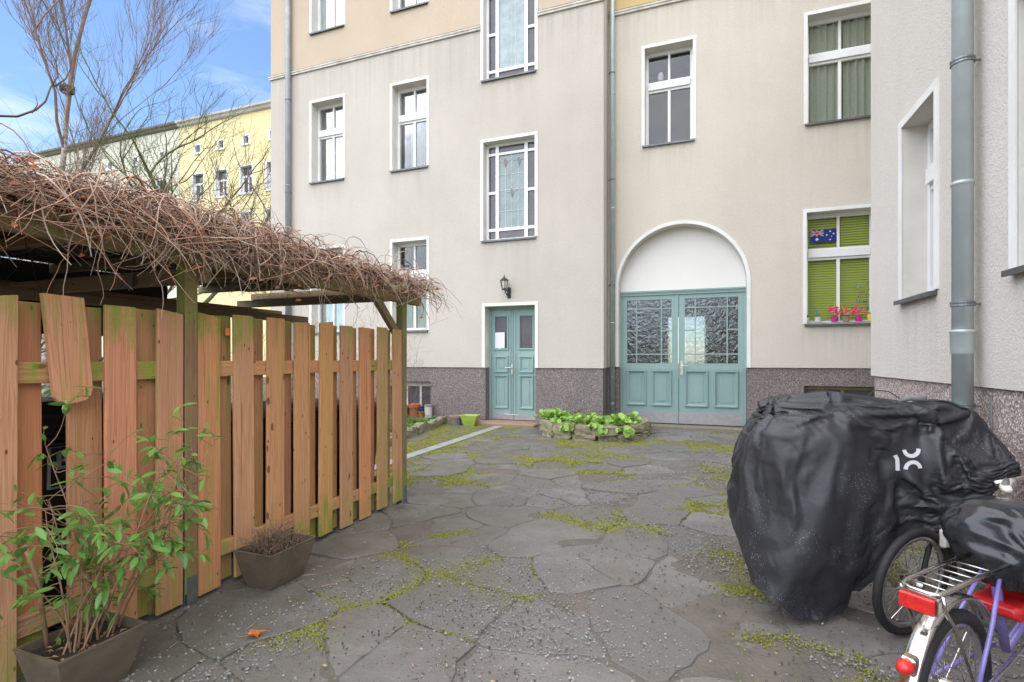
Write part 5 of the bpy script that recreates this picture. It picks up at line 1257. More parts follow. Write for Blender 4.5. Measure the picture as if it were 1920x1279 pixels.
# stone ring bed with broad leaves
bed = thing('stone_planter', 'curved rubble stone bed full of broad light green leaves', 'planter', (-1.75, 8.9, 0))
hemp = [(-2.72, 9.5), (-2.70, 9.1), (-2.58, 8.62), (-2.34, 8.34), (-2.0, 8.22), (-1.6, 8.22), (-1.25, 8.36), (-1.03, 8.62), (-.96, 8.95), (-.98, 9.4), (-1.08, 9.85)]
rr = random.Random(14)
def along(path, s_):
    tot = 0; 
    for p, q in zip(path, path[1:]):
        L = math.hypot(q[0]-p[0], q[1]-p[1])
        if s_ <= tot+L: t = (s_-tot)/L; return (lerp(p[0], q[0], t), lerp(p[1], q[1], t)), math.atan2(q[1]-p[1], q[0]-p[0])
        tot += L
    return path[-1], 0
def rough_stone(L, D, H, seed):
    bm = bmesh.new(); bmesh.ops.create_cube(bm, size=1); bmesh.ops.subdivide_edges(bm, edges=bm.edges[:], cuts=2, use_grid_fill=True)
    for v in bm.verts:
        c = v.co.copy(); v.co = c*(1-.20*max(0, c.length-.62)); nn = noise.noise_vector(c*2.1+Vector((seed*3.7, seed, 0)))*.17; v.co += nn
        v.co = Vector((v.co.x*L, v.co.y*D, v.co.z*H))
    me = bpy.data.meshes.new('stone'); bm.to_mesh(me); bm.free(); return me
tot = sum(math.hypot(q[0]-p[0], q[1]-p[1]) for p, q in zip(hemp, hemp[1:]))
for row, (zc, hh, lo, hi) in enumerate(((.045, .11, .22, .42), (.155, .15, .26, .5))):
    s_ = rr.uniform(0, .15)
    while s_ < tot-.1:
        L = rr.uniform(lo, hi); (x, y), a = along(hemp, min(s_+L/2, tot-.01)); h_ = hh*rr.uniform(.85, 1.2)
        me = rough_stone(L*.98, rr.uniform(.16, .22), h_, rr.random()*50); me.materials.append(MT['rubble'])
        o = bpy.data.objects.new('stone', me); C.objects.link(o); o.parent = bed; o.location = (x+1.75+rr.gauss(0, .008), y-8.9+rr.gauss(0, .008)+.02*row, zc+rr.uniform(-.01, .012)); o.rotation_euler = (rr.gauss(0, .06), rr.gauss(0, .04), a+rr.gauss(0, .06)); s_ += L
so = MB(); n = len(hemp); so.add([(x*.97-1.75*.03, y+.02*(9.2-y), .15) for x, y in hemp], [tuple(range(n))]); so.build('soil', 'soil', bed)
BL = leafmesh('leaf_bright')
clumps = [(-2.55, 8.75, .30), (-2.45, 8.95, .28), (-2.25, 8.55, .22), (-1.95, 8.42, .26), (-1.6, 8.45, .27), (-1.3, 8.6, .26), (-1.2, 8.85, .27), (-1.75, 8.7, .25), (-2.1, 8.85, .24), (-1.45, 9.05, .23), (-2.6, 9.2, .26), (-1.9, 9.2, .2)]
rr = random.Random(23); k = 0
BW_ = MB()       # broad wavy leaf
cs2 = [(0, .02), (.15, .1), (.3, .45), (.5, .62), (.7, .58), (.88, .34), (1, .03)]
for i, (u, w) in enumerate(cs2):
    dz = .10*sin(u*2.6)-.25*u*u; wv = .05*(1 if i % 2 else -1); BW_.v += [(u, -w*.62, dz+.10*w+wv), (u, -w*.3, dz+.03), (u, 0, dz-.02), (u, w*.3, dz+.03), (u, w*.62, dz+.10*w-wv)]
for i in range(len(cs2)-1):
    for j in range(4): a = i*5+j; BW_.f.append((a, a+1, a+6, a+5))
BLm = BW_.mesh('leaf', smooth=True); BLm.materials.append(MT['leaf_bright'])
for (x, y, z) in clumps:
    for i in range(22):
        a = rr.uniform(0, 2*pi); el = rr.uniform(-.1, 1.4); d = Vector((cos(a), sin(a)-.15, el)); base = Vector((x+rr.gauss(0, .05)+1.75, y+rr.gauss(0, .05)-8.9, z-.03+rr.uniform(-.03, .09)))
        inst(BLm, 'leaf', bed, base, leafrot(d, rr, .6), rr.uniform(.075, .16)); k += 1
bx_ = MB(); bx_.keep = True
for i in range(420):
    x, y, z = rr.choice(clumps); a = rr.uniform(0, 2*pi); rt_ = leafrot(Vector((cos(a), sin(a), rr.uniform(-.1, 1.3))), rr, .7).to_matrix(); s_ = rr.uniform(.05, .11); o_ = Vector((x+rr.gauss(0, .11), y+rr.gauss(0, .09), z-.03+rr.uniform(-.04, .10)))
    bx_.add([o_+rt_ @ (Vector(v)*s_) for v in BW_.v], BW_.f)
tag(bx_.build('foliage', 'leaf_bright', bed, smooth=True), kind='stuff')
for (x, y) in ((-2.02, 8.18), (-1.55, 8.14), (-1.18, 8.27)):       # leaves tumbling over the edge
    for i in range(8):
        a = rr.uniform(-2.6, -.5); d = Vector((cos(a), sin(a)*.6, rr.uniform(-1.1, -.1))); inst(BLm, 'leaf', bed, (x+1.75+rr.gauss(0, .06), y-8.9+rr.gauss(0, .02), .24+rr.gauss(0, .03)), leafrot(d, rr, .4), rr.uniform(.1, .16))
for i in range(5):
    a = -1.6+i*.5; inst(leafmesh('dry_leaf') if i == 0 else bpy.data.meshes['leaf.003'] if 'leaf.003' in bpy.data.meshes else BLm, 'leaf', bed, (-2.3+1.75+i*.05, 9.2-8.9, .26+.03*i), leafrot(Vector((cos(a), sin(a), .5)), rr), .1)

# garden bed by the wall: edging stones, ground cover
eg = thing('bed_edging', 'row of mossy rough stones edging the garden bed', 'edging', (-4.8, 8.2, 0))
epath = [(-4.42, 6.2), (-4.60, 7.2), (-4.80, 8.4), (-4.95, 9.3)]; s_ = 0; rr = random.Random(3); tot = 3.2
while s_ < 3.1:
    L = rr.uniform(.18, .42); (x, y), a = along(epath, s_+L/2); me = rough_stone(L*.99, .15, .17, rr.random()*40); me.materials.append(MT['rubble'])
    o = bpy.data.objects.new('stone', me); C.objects.link(o); o.parent = eg; o.location = (x+4.8, y-8.2, .05+rr.uniform(-.015, .015)); o.rotation_euler = (rr.gauss(0, .05), rr.gauss(0, .05), a+rr.gauss(0, .05)); s_ += L
gc = MB(); gc.keep = True; rr = random.Random(6)
for i in range(4200):
    x = rr.uniform(-7.2, -4.85); y = rr.uniform(6.2, 9.45)
    if x > -4.72-.12*(y-6.2)*.6: continue
    z = .02+.13*rr.random(); a = rr.uniform(0, 2*pi); s_ = rr.uniform(.018, .04); dx, dy = cos(a)*s_, sin(a)*s_; u = rr.uniform(-.3, .5)*s_
    gc.add([(x-dx, y-dy, z), (x-dy*.5, y+dx*.5, z+u+.008), (x+dx, y+dy, z+u), (x+dy*.5, y-dx*.5, z+u*.4+.008)], [(0, 1, 2), (0, 2, 3)])
tag(gc.build('ground_cover', 'leaf_cover', local=True, loc=(0, 0, 0)), 'bright green ground cover in the garden bed', 'plants', kind='stuff')

# pots by the wall
def round_pot(name, label, x, y, z, r0, r1, h, mat, rim=True, lid=None, group=None, rimmat=None):
    mb = MB(); pr = [(r0, 0), (lerp(r0, r1, .76), h*.76)]
    if rim: pr += [(r1+.008, h*.77), (r1+.012, h), (r1-.002, h+.002), (r1-.012, h*.9), (r0, h*.55)]
    else: pr += [(r1, h), (r1-.008, h), (r0, h*.55)]
    mb.lathe(pr, x, y, z, 20); o = mb.build(name, mat, smooth=False); tag(o, label, 'pot', group)
    if rimmat: q = MB(); q.lathe([(r1+.0095, h*.8), (r1+.0145, h+.003), (r1-.004, h+.005)], x, y, z, 20, False); q.build('rim', rimmat, o)
    if lid: q = MB(); q.lathe([(r1+.008, 0), (r1+.010, .02), (r1-.02, .035), (0, .036)], x, y, z+h+.001, 20); q.build('lid', lid, o)
    return o
round_pot('flower_pot', 'grey pot with an orange stained rim beside the lime pot', -4.60, 9.22, -.01, .085, .125, .205, 'grey_pot', rimmat='terracotta_old')
sq = MB(); sq.loops([[(sx*a, sy*a*.8, z) for sx, sy in ((-1, -1), (1, -1), (1, 1), (-1, 1))] for a, z in ((.10, 0), (.165, .195), (.172, .20), (.172, .215), (.155, .215), (.10, .05))], True, True)
tag(sq.build('flower_pot', 'lime_pot', local=True, loc=(-4.30, 9.22, -.005), rot=.12), 'lime green square tapered pot by the wall', 'pot')
round_pot('flower_pot', 'terracotta pot with saucer on top, on the cellar sill', -5.74, YL-.04, .08, .085, .115, .25, 'terracotta', lid='terracotta')
round_pot('flower_pot', 'terracotta pot half hidden behind the fence end', -5.98, YL-.05, .08, .085, .11, .24, 'terracotta')
pb_ = round_pot('flower_pot', 'small terracotta pot holding blue pots on the cellar sill', -5.565, YL-.06, .08, .05, .066, .13, 'terracotta'); q = MB(); q.lathe([(.05, .135), (.065, .19), (.06, .2), (.03, .19), (.045, .23), (.02, .235)], -5.565, YL-.06, .08, 14); q.build('blue_pot', 'blue_pot', pb_)
round_pot('flower_pot', 'pale cylinder pot with dark lid on the cellar sill', -5.40, YL-.06, .08, .075, .082, .24, 'cream_pot', False, lid='grey_pot')
# flowers on the lime window's sill
ZF, YF_ = 1.942, YR+.06
def sillpot(x, label, mat, r0, r1, h, flower=None, spike=None, n=14, seed=0, leafm='leaf'):
    t = thing('sill_flower', label, 'flowerpot', (x, YF_, ZF), 'flowerpots on the lime window sill'); q = MB(); q.lathe([(r0, 0), (r1, h), (r1-.006, h), (r0, h*.6)], x, YF_, ZF, 14); q.build('pot', mat, t, smooth=False)
    rr = random.Random(seed); g_ = MB(); g_.keep = True
    for i in range(26):
        a = rr.uniform(0, 2*pi); L = rr.uniform(.04, .075); p = Vector((x, YF_, ZF+h-.01)); d = Vector((cos(a), sin(a), rr.uniform(.2, 1.4))).normalized(); s2 = Vector((-sin(a), cos(a), 0))*L*.28; g_.add([p, p+d*L*.6+s2, p+d*L, p+d*L*.6-s2], [(0, 1, 2, 3)])
    g_.build('foliage', leafm, t)
    if flower:
        fm_ = MB(); fm_.keep = True
        for i in range(n):
            c = Vector((x+rr.gauss(0, .05), YF_+rr.gauss(0, .03), ZF+h+rr.uniform(.05, .15)))
            for k in range(6):
                a = 2*pi*k/6+rr.random(); R = rr.uniform(.02, .034); d = Vector((cos(a), -.5, sin(a))); s2 = Vector((-sin(a), 0, cos(a)))*R*.6; fm_.add([c, c+d*R*.6+s2, c+d*R*1.1, c+d*R*.6-s2], [(0, 1, 2, 3)])
        fm_.build('petals', flower, t)
    if spike:
        mt, hh, lean = spike; s3 = MB(); s3.tube([(x, YF_, ZF+h), (x+lean*.5, YF_-.01, ZF+h+hh*.5), (x+lean, YF_-.01, ZF+h+hh)], [.022, .018, .002], 6, flat=.4); s3.build('windmill', mt, t)
    return t
sillpot(1.665, 'small grey pot with dark seedling at the left sill end', 'white_pot', .035, .042, .085, seed=1)
sillpot(1.835, 'white pot with blue wing ornament on the sill', 'white_pot', .042, .048, .09, spike=('blue', .25, -.06), seed=2)
sillpot(2.085, 'pink pot with large pink blooms and yellow spike', 'magenta_pot', .05, .058, .085, flower='pink', n=22, spike=('yellow', .30, .0), seed=3)
sillpot(2.255, 'brown basket pot with yellow ornament on the sill', 'brown_pot', .05, .058, .085, flower='pink', n=4, spike=('yellow', .24, -.09), seed=4)
sillpot(2.435, 'pink pot with pink spike at the sill centre right', 'magenta_pot', .05, .058, .085, flower='pink', n=12, spike=('pink', .31, -.06), seed=5)
sillpot(2.60, 'yellow pot at the wing corner end of the sill', 'yellow', .04, .045, .12, seed=6, leafm='leaf_bright')

# ================================================================== WHEELIE BINS
def wheelie(label, x, y, rot, W, D, H, body, lid, logo=False, seed=0):
    t = thing('wheelie_bin', label, 'bin', (x, y, -.03), 'wheelie bins behind the fence', rot)
    b = MB(); b.loops([[(sx*(W/2-k), sy*(D/2-k), z) for sx, sy in ((-1, -1), (1, -1), (1, 1), (-1, 1))] for k, z in ((.055, .05), (.0, H-.09), (-.022, H-.085), (-.022, H-.03), (-.005, H-.03))], True, True); b.build('body', body, t, local=True, bev=0)
    l = MB(); l.loops([[(sx*(W/2+k), sy*(D/2+k), z) for sx, sy in ((-1, -1), (1, -1), (1, 1), (-1, 1))] for k, z in ((.028, H-.035), (.034, H-.02), (.03, H), (-.03, H+.035), (-.10, H+.05))], True, True); lo = l.build('lid', lid, t, local=True)
    rb = MB()
    for i in range(5): rb.box(-W/2-.03, -D/2-.038, H-.16+i*.024, W/2+.03, -D/2-.018, H-.147+i*.024)
    for i in range(4): rb.box(W/2+.02, -D/2-.0, H-.15+i*.026, W/2+.034, D/2, H-.137+i*.026)
    rb.build('rim_rib', body, t, local=True)
    hd_ = MB(); hd_.tube([(-W/2+.05, D/2+.02, H-.06), (-W/2+.05, D/2+.09, H-.02), (W/2-.05, D/2+.09, H-.02), (W/2-.05, D/2+.02, H-.06)], .014, 8); hd_.build('handle', body, t, local=True)
    for sx in (-1, 1):
        w = MB(); w.lathe([(.02, -.025), (.095, -.025), (.10, 0), (.095, .025), (.02, .025)], 0, 0, 0, 18); w.v = [(sx*(W/2-.02)+z, D/2-.02+x_, .10+y_) for x_, y_, z in w.v]; w.build('wheel', 'rubber', t, local=True)
    if logo:
        lg = MB(); xf = W/2+.004
        def L(y0, z0, y1, z1): lg.box(xf-.02, y0, z0, xf+.001, y1, z1)
        y0, z0 = -.10, H-.36
        L(y0, z0, y0+.2, z0+.006); L(y0, z0+.194, y0+.2, z0+.2); L(y0, z0+.006, y0+.006, z0+.194); L(y0+.194, z0+.006, y0+.2, z0+.194)
        by = y0+.035; L(by, z0+.09, by+.014, z0+.17)
        for zz in (.09, .124, .158): L(by+.014, z0+zz, by+.042, z0+zz+.012)
        L(by+.042, z0+.10, by+.054, z0+.126); L(by+.042, z0+.134, by+.054, z0+.160)
        lg.build('printed_mark', 'print_grey', t, local=True)
    return t
wheelie('black wheelie bin with framed letter behind the broken board', -3.18, 1.62, 0, .58, .62, 1.09, 'bin_black', 'bin_black', True)
wheelie('black wheelie bin with worn grey lid behind the fence middle', -3.25, 2.75, .05, .6, .66, .96, 'bin_black', 'bin_grey')
wheelie('dark wheelie bin with green lid behind the fence', -3.25, 3.48, -.03, .5, .55, .95, 'bin_black', 'bin_green')
wheelie('dark wheelie bin with brown lid near the fence end', -3.22, 4.06, .04, .48, .5, .93, 'bin_black', 'bin_brown')
gb = MB(); gb.keep = True; rr = random.Random(16)
for i in range(500):
    a = rr.uniform(0, 2*pi); b_ = rr.uniform(0, pi); R = .45*rr.random()**.4; c = Vector((-4.6+R*cos(a)*1.2, 2.6+R*sin(a)*1.7, .75+.6*R*cos(b_)*1.4)); d = Vector((rr.gauss(0, 1), rr.gauss(0, 1), rr.gauss(0, .6))).normalized()*.05; s2 = d.orthogonal()*.45
    gb.add([c-d, c+s2, c+d, c-s2], [(0, 1, 2, 3)])
for i in range(14):
    a = rr.uniform(0, 2*pi); gb.tube([(-4.6, 2.6, -.03), (-4.6+.2*cos(a), 2.6+.3*sin(a), .5), (-4.6+.5*cos(a), 2.6+.6*sin(a), .9)], .008, 4)
tag(gb.build('evergreen_shrub', 'leaf_cover'), 'green leafy shrub glimpsed through the fence behind the bins', 'shrub')

# ================================================================== COVERED BIKE
def wheel(parent, cx, cy, cz, R, ang, lean=0.0, nsp=28, tyre=.024, seed=1, local=False):
    """ang: heading of the wheel in plan; lean: roll about the heading"""
    h = Vector((cos(ang), sin(ang), 0)); up_ = Vector((0, 0, 1)); ax = h.cross(up_)
    up2 = (up_*cos(lean)+ax*sin(lean)).normalized(); ax = h.cross(up2); c = Vector((cx, cy, cz))
    def P(a, rad, off=0): return c+h*cos(a)*rad+up2*sin(a)*rad+ax*off
    def torus(rad, prof, n=40):
        mb = MB(); rings = []
        for i in range(n):
            a = 2*pi*i/n; rings.append([P(a, rad+pr, po) for pr, po in prof])
        k = len(prof); 
        for ri in rings: mb.v += [tuple(v) for v in ri]
        for i in range(n):
            for j in range(k): mb.f.append((i*k+j, i*k+(j+1) % k, ((i+1) % n)*k+(j+1) % k, ((i+1) % n)*k+j))
        return mb
    w = torus(R-tyre, [(tyre*cos(t*pi/4), tyre*sin(t*pi/4)) for t in range(8)]).build('wheel', 'rubber', parent, local=local, smooth=True)
    torus(R-2*tyre-.004, [(.006, -.011), (.006, .011), (-.012, .010), (-.016, 0), (-.012, -.010)]).build('rim', 'rim', w, local=local, smooth=True)
    hb = MB(); hb.tube([P(0, 0, -.05), P(0, 0, -.03), P(0, 0, .03), P(0, 0, .05)], [.012, .022, .022, .012], 12); hb.build('hub', 'chrome', w, local=local)
    rs = MB(); rs.keep = True; q = random.Random(seed)
    for i in range(nsp):
        a = 2*pi*i/nsp; s_ = -1 if i % 2 else 1; b = a+(.9 if (i//2) % 2 else -.9); rs.tube([P(b, .022, .028*s_), P(a, R-2*tyre-.014, 0)], .0013, 4, caps=False)
    rs.build('spoke', 'chrome', w, local=local)
    return w
cbk = thing('covered_cargo_bike', 'cargo bike under a wet black rain cover with white letters', 'bicycle', (.85, 3.2, 0))
# the cover is draped by the cloth solver over simple stand-ins for box, bars and saddle, which are removed afterwards
CX, CY = .82, 3.24
zt_ = [(.12, .93), (.24, 1.03), (.36, 1.085), (.63, 1.145), (.84, 1.10), (1.0, 1.075), (1.15, 1.088), (1.25, 1.055), (1.36, .93), (1.5, .78)]
zhf = [(.1, .16), (.22, .06), (.4, -.02), (.6, -.06), (.78, -.06), (.86, .02), (.93, .20), (1.02, .36), (1.18, .46), (1.3, .60), (1.5, .74)]
def ridged(p, s_): return 1-abs(noise.noise(p*s_))*2.4
def start_shape(nt, nv):
    mb = MB(); mb.keep = True
    def spow(v, e): return math.copysign(abs(v)**e, v)
    for i in range(nt):
        th = 2*pi*i/nt; ct, st = cos(th), sin(th)
        ox, oy = CX+(.64 if ct > 0 else .60)*spow(ct, .8), CY+(.43 if st < 0 else .36)*spow(st, .8); rx, ry = CX+.50*spow(ct, .85), CY+.05*st+.02
        out = Vector((ct*.6, st, .25)).normalized()
        for j in range(nv+1):
            v = j/nv; rho = sin(min(v*1.75, 1)*pi/2)**.9; low = max(0, v-.55)/.45; leftf = max(0, min(1, (.78-ox)/.5))
            x = CX+(lerp(rx, ox, rho)-CX)*(1-.46*leftf*low**1.3-.03*low); y = CY+(lerp(ry, oy, rho)-CY)*(1-.16*leftf*low**1.5)
            zh = interp(zhf, ox) if st < .25 else lerp(interp(zhf, ox), .45, .6); z = lerp(interp(zt_, lerp(rx, ox, rho*.55)), zh, v**1.22)
            gather = math.exp(-((x-1.0)/.22)**2)*(1 if st < 0 else .5); fan = (x-1.0)/(.30+1.2*v); e = min(1, v*2)
            push = -.004+.034*gather*v**.7*sin(fan*34)+.010*e*noise.noise((x*5+z*3, y*5, z*5-x*2))+.010*e*noise.noise((x*12+z*6, y*12, z*11))
            mb.v.append(tuple(Vector((x, y, z))+out*push))
    for i in range(nt):
        for j in range(nv): a = i*(nv+1)+j; b = ((i+1) % nt)*(nv+1)+j; mb.f.append((a, b, b+1, a+1))
    mb.f.append(tuple(i*(nv+1) for i in range(nt))[::-1])
    return mb
def drape(nt, nv, frames):
    temp = []
    def stand_in(mb, name):
        o = bpy.data.objects.new(name, mb.mesh(name)); C.objects.link(o); o.modifiers.new('collide', 'COLLISION'); o.collision.thickness_outer = .006; o.collision.cloth_friction = 14; temp.append(o)
    q = MB(); q.loops([[(.49+.15*max(0, .6-z)+(.235+k)*math.copysign(abs(cos(t))**.42, cos(t)), 3.22+(.315+k)*math.copysign(abs(sin(t))**.42, sin(t)), z) for t in [2*pi*i/28 for i in range(28)]]
                       for z, k in ((.16, -.19), (.30, -.13), (.48, -.06), (.65, -.005), (.80, .0), (.93, -.015), (.99, -.06))], True, True); stand_in(q, 'box_core')
    for pts, rad in (([(.30, 3.22, 1.05), (.45, 3.23, 1.085), (.63, 3.25, 1.12), (.85, 3.27, 1.075), (1.02, 3.29, 1.05)], .022), ([(1.02, 2.99, 1.0), (1.03, 3.1, 1.035), (1.02, 3.29, 1.05), (1.03, 3.5, 1.0)], .02),
                     ([(1.02, 3.29, 1.04), (1.18, 3.32, 1.055), (1.27, 3.32, 1.02), (1.42, 3.33, .80)], .035), ([(.33, 2.97, .93), (.36, 3.22, 1.04), (.33, 3.5, .93)], .025), ([(.66, 2.98, 1.0), (.64, 3.25, 1.11), (.66, 3.48, 1.0)], .02)):
        q = MB(); q.tube(pts, rad, 12); stand_in(q, 'bar_core')
    q = MB(); q.box(.72, 3.08, .3, 1.12, 3.42, .85); stand_in(q, 'middle_core'); q = MB(); q.box(1.1, 3.12, .5, 1.38, 3.42, .82); stand_in(q, 'rear_core'); q = MB(); q.box(-3, -1, -.2, 5, 7, .0); stand_in(q, 'floor_core')
    o = bpy.data.objects.new('cloth', start_shape(nt, nv).mesh('cloth')); C.objects.link(o); temp.append(o)
    md = o.modifiers.new('cloth', 'CLOTH'); s = md.settings
    s.quality = 5; s.mass = .18; s.tension_stiffness = 25; s.compression_stiffness = 25; s.shear_stiffness = 8; s.bending_stiffness = .012; s.air_damping = 2.0; s.shrink_min = -.06; s.shrink_max = -.06
    vg = o.vertex_groups.new(name='pin'); vg.add([i*(nv+1) for i in range(nt)], 1.0, 'REPLACE'); s.vertex_group_mass = 'pin'
    cs = md.collision_settings; cs.distance_min = .006; cs.use_self_collision = True; cs.self_distance_min = .004; cs.collision_quality = 3
    scene.frame_start = 1; scene.frame_end = frames; md.point_cache.frame_end = frames
    for f in range(1, frames+1): scene.frame_set(f)
    ev = o.evaluated_get(bpy.context.evaluated_depsgraph_get()); vs_ = [tuple(v.co) for v in ev.data.vertices]
    for t in temp: bpy.data.objects.remove(t)
    scene.frame_start = 1; scene.frame_end = 1; scene.frame_set(1)
    return vs_
NT_, NV = 150, 56
gv = [Vector(q) for q in drape(NT_, NV, 44)]
for k, q in enumerate(gv):                # tug the skirt in under the box and down over the wheel, as it has been tied
    v = (k % (NV+1))/NV; low = max(0, v-.45)/.55
    q.x += .20*max(0, .75-q.z)*max(0, min(1, (.85-q.x)/.3))
    if q.y < CY: q.z -= .15*low*math.exp(-((q.x-.78)/.13)**2)+.05*low*math.exp(-((q.x-.5)/.2)**2)
    q.z = max(q.z, .03+.03*(1-v))
for it in range(14):                      # the printed field lies flatter than the cloth round it
    new = {}
    for i in range(NT_):
        for j in range(4, NV-1):
            q = gv[i*(NV+1)+j]
            w = math.exp(-((q.x-.955)/.085)**2-((q.z-.825)/.085)**2) if q.y < CY else 0
            if w > .05:
                avg = (gv[((i+1) % NT_)*(NV+1)+j]+gv[((i-1) % NT_)*(NV+1)+j]+gv[i*(NV+1)+j+1]+gv[i*(NV+1)+j-1])/4; new[i*(NV+1)+j] = q.lerp(avg, .8*w)
    for k, q in new.items(): gv[k] = q
# refine the settled cloth and press small sharp creases into it
def at(i, j): return gv[(i % NT_)*(NV+1)+max(0, min(NV, j))]
def fine(i2, j2):
    i, j = i2//2, j2//2
    if i2 % 2 == 0 and j2 % 2 == 0: return at(i, j)
    if j2 % 2 == 0: return (at(i, j)+at(i+1, j))*.5625-(at(i-1, j)+at(i+2, j))*.0625
    if i2 % 2 == 0: return (at(i, j)+at(i, j+1))*.5625-(at(i, j-1)+at(i, j+2))*.0625
    return (at(i, j)+at(i+1, j)+at(i, j+1)+at(i+1, j+1))*.25
N2, M2 = NT_*2, NV*2; cv = MB(); cv.keep = True
fg = [[fine(i, j) for j in range(M2+1)] for i in range(N2)]
for i in range(N2):
    for j in range(M2+1):
        q = fg[i][j]; du = fg[(i+1) % N2][j]-fg[i-1][j]; dv = fg[i][min(j+1, M2)]-fg[i][max(j-1, 0)]; nrm = du.cross(dv)
        nrm = nrm.normalized() if nrm.length > 1e-9 else Vector((0, 0, 1))
        if nrm.dot(q-Vector((CX, CY, .5))) < 0: nrm = -nrm
        s1 = Vector((q.x*5+q.z*4, q.y*4, q.z*6-q.x*5)); s2 = Vector((q.x*13-q.z*9, q.y*11, q.z*9+q.x*7))
        d1 = noise.voronoi(s1)[0]; d2 = noise.voronoi(s2)[0]; e = min(1, j/M2*3)*(1-.8*math.exp(-((q.x-.955)/.09)**2-((q.z-.825)/.09)**2))
        wp_ = math.exp(-((q.x-.97)/.19)**2)*(1-math.exp(-((q.x-.955)/.1)**2-((q.z-.825)/.1)**2)) if q.y < CY else 0
        fan = (q.x-1.0)/(.22+.95*(1.12-q.z)); plt_ = .016*wp_*(abs(sin(fan*20+.8*noise.noise((q.x*4, q.z*3, 2))))**.7-.6)*min(1, j/M2*2.2)
        cv.v.append(tuple(q+nrm*plt_+nrm*e*(.010*(d1[0]-.4)+.0035*(d2[0]-.4))))
NT_, NV = N2, M2
for i in range(NT_):
    for j in range(NV): a = i*(NV+1)+j; b = ((i+1) % NT_)*(NV+1)+j; cv.f.append((a, b, b+1, a+1))
cv.f.append(tuple(i*(NV+1) for i in range(NT_))[::-1])
cover = cv.build('rain_cover', 'cover', cbk, smooth=True)

# letters on the cover, laid on the cloth
bvh = BVHTree.FromPolygons([Vector(v) for v in cv.v], [f for f in cv.f[:-1]])
lg = MB(); lg.keep = True
LX, LZ, LS = .955, .825, .105
def strip(pts, w):
    P2 = []
    for i, (u, v) in enumerate(pts):
        a = pts[max(i-1, 0)]; b = pts[min(i+1, len(pts)-1)]; t = Vector((b[0]-a[0], b[1]-a[1])).normalized(); n_ = Vector((-t.y, t.x))*w/2
        row = []
        for s_ in (-1, -.33, .33, 1):
            x = LX+(u+n_.x*s_)*LS; z = LZ+(v+n_.y*s_)*LS+.18*(u)*LS*.6
            h = bvh.ray_cast(Vector((x, 1.8, z)), Vector((0, 1, 0)), 3)
            row.append((x, (h[0].y if h[0] else 2.9)-.0035, z))
        P2.append(row)
    b0 = len(lg.v)
    for row in P2: lg.v += row
    for i in range(len(P2)-1):
        for j in range(3): a = b0+i*4+j; lg.f.append((a, a+1, a+5, a+4))
strip([(.0+.3*cos(pi+pi*k/14), .46+.30*sin(pi+pi*k/14)+.0) for k in range(15)], .17); strip([(.0+.3*cos(pi-pi*k/14), -.42+.30*sin(pi-pi*k/14)) for k in range(15)], .17)
strip([(-.62, -.46), (-.62, -.2), (-.63, .08), (-.72, .26)], .17)
lg.build('printed_letters', 'logo', cover)
# wheels, hub motor and handlebar that show under and above the cover
wheel(cbk, .925, 2.955, .262, .262, math.atan2(.66, .75), .10, 28, .020)
wheel(cbk, .47, 3.24, .25, .25, 1.2, 0, 20, .025)
cf_ = MB(); cf_.tube([(.95, 2.93, .27), (1.04, 3.08, .44), (1.06, 3.2, .6)], .012, 8); cf_.tube([(.95, 3.15, .6), (.6, 3.22, .5), (.42, 3.27, .28)], .02, 8); cf_.tube([(1.1, 3.15, .55), (1.36, 3.3, .62)], .016, 8); cf_.build('frame', 'rubber', cbk, smooth=True)
wt_ = Vector((.75, .66, 0)).normalized()
mg = MB(); rings = []
for k in range(9):
    a = radians(-2+k*7.5); c = Vector((.925, 2.955, .262))+wt_*cos(a)*.285+Vector((0, 0, 1))*sin(a)*.285; s2 = Vector((-wt_.y, wt_.x, 0))*.03; rings.append([c-s2, c+s2, c+s2*.7+(c-Vector((.925, 2.955, .262))).normalized()*.008, c-s2*.7+(c-Vector((.925, 2.955, .262))).normalized()*.008])
mg.loops(rings, True, True); mg.build('mudguard', 'black_metal', cbk, smooth=True)
pnl = MB(); pnl.obox((1.085, 3.03, .465), (.032, .028, 0), (-.01, .012, 0), (0, 0, .045)); pnl.build('chain_case', 'cream_pot', cbk, bev=.01)
gp_ = MB(); gp_.tube([(.97, 3.30, 1.09), (1.005, 3.29, 1.105), (1.02, 3.285, 1.112), (1.085, 3.265, 1.108)], [.010, .012, .017, .017], 10); gp_.build('handlebar_grip', 'grip_grey', cbk, smooth=True)
bc = MB(); bc.tube([(.985, 3.30, 1.10), (.94, 3.34, 1.14), (.88, 3.36, 1.145), (.84, 3.37, 1.10)], .003, 5); bc.build('brake_cable', 'black_metal', cbk)

# ================================================================== LILAC BIKE, lower right
HB = math.atan2(.75, .66)
lb = thing('lilac_bicycle', 'small wheeled lilac bicycle with chrome rack and red rear reflector', 'bicycle', (.745, 2.045, .012), rot=HB)
R = .25
wheel(lb, 0, 0, R, R, 0, 0, 32, .022, local=True); wheel(lb, 1.0, 0, R, R, .87, 0, 28, .022, seed=3, local=True)
fd = MB(); rings = []
for k in range(26):
    a = radians(205-k*7.2); c = Vector((cos(a)*.288, 0, R+sin(a)*.288)); nrm = Vector((cos(a), 0, sin(a))); w = .026
    rings.append([c+Vector((0, w*cos(t), 0))*1.0+nrm*(.012*sin(t)) for t in [pi*q/6 for q in range(7)]]+[c+Vector((0, w*.86*cos(t), 0))+nrm*(.012*sin(t)-.003) for t in [pi-pi*q/6 for q in range(7)]])
fd.loops(rings, True, True); fd.build('mudguard', 'chrome', lb, local=True, smooth=True)
rk = MB(); zr = .612; y_ = .053
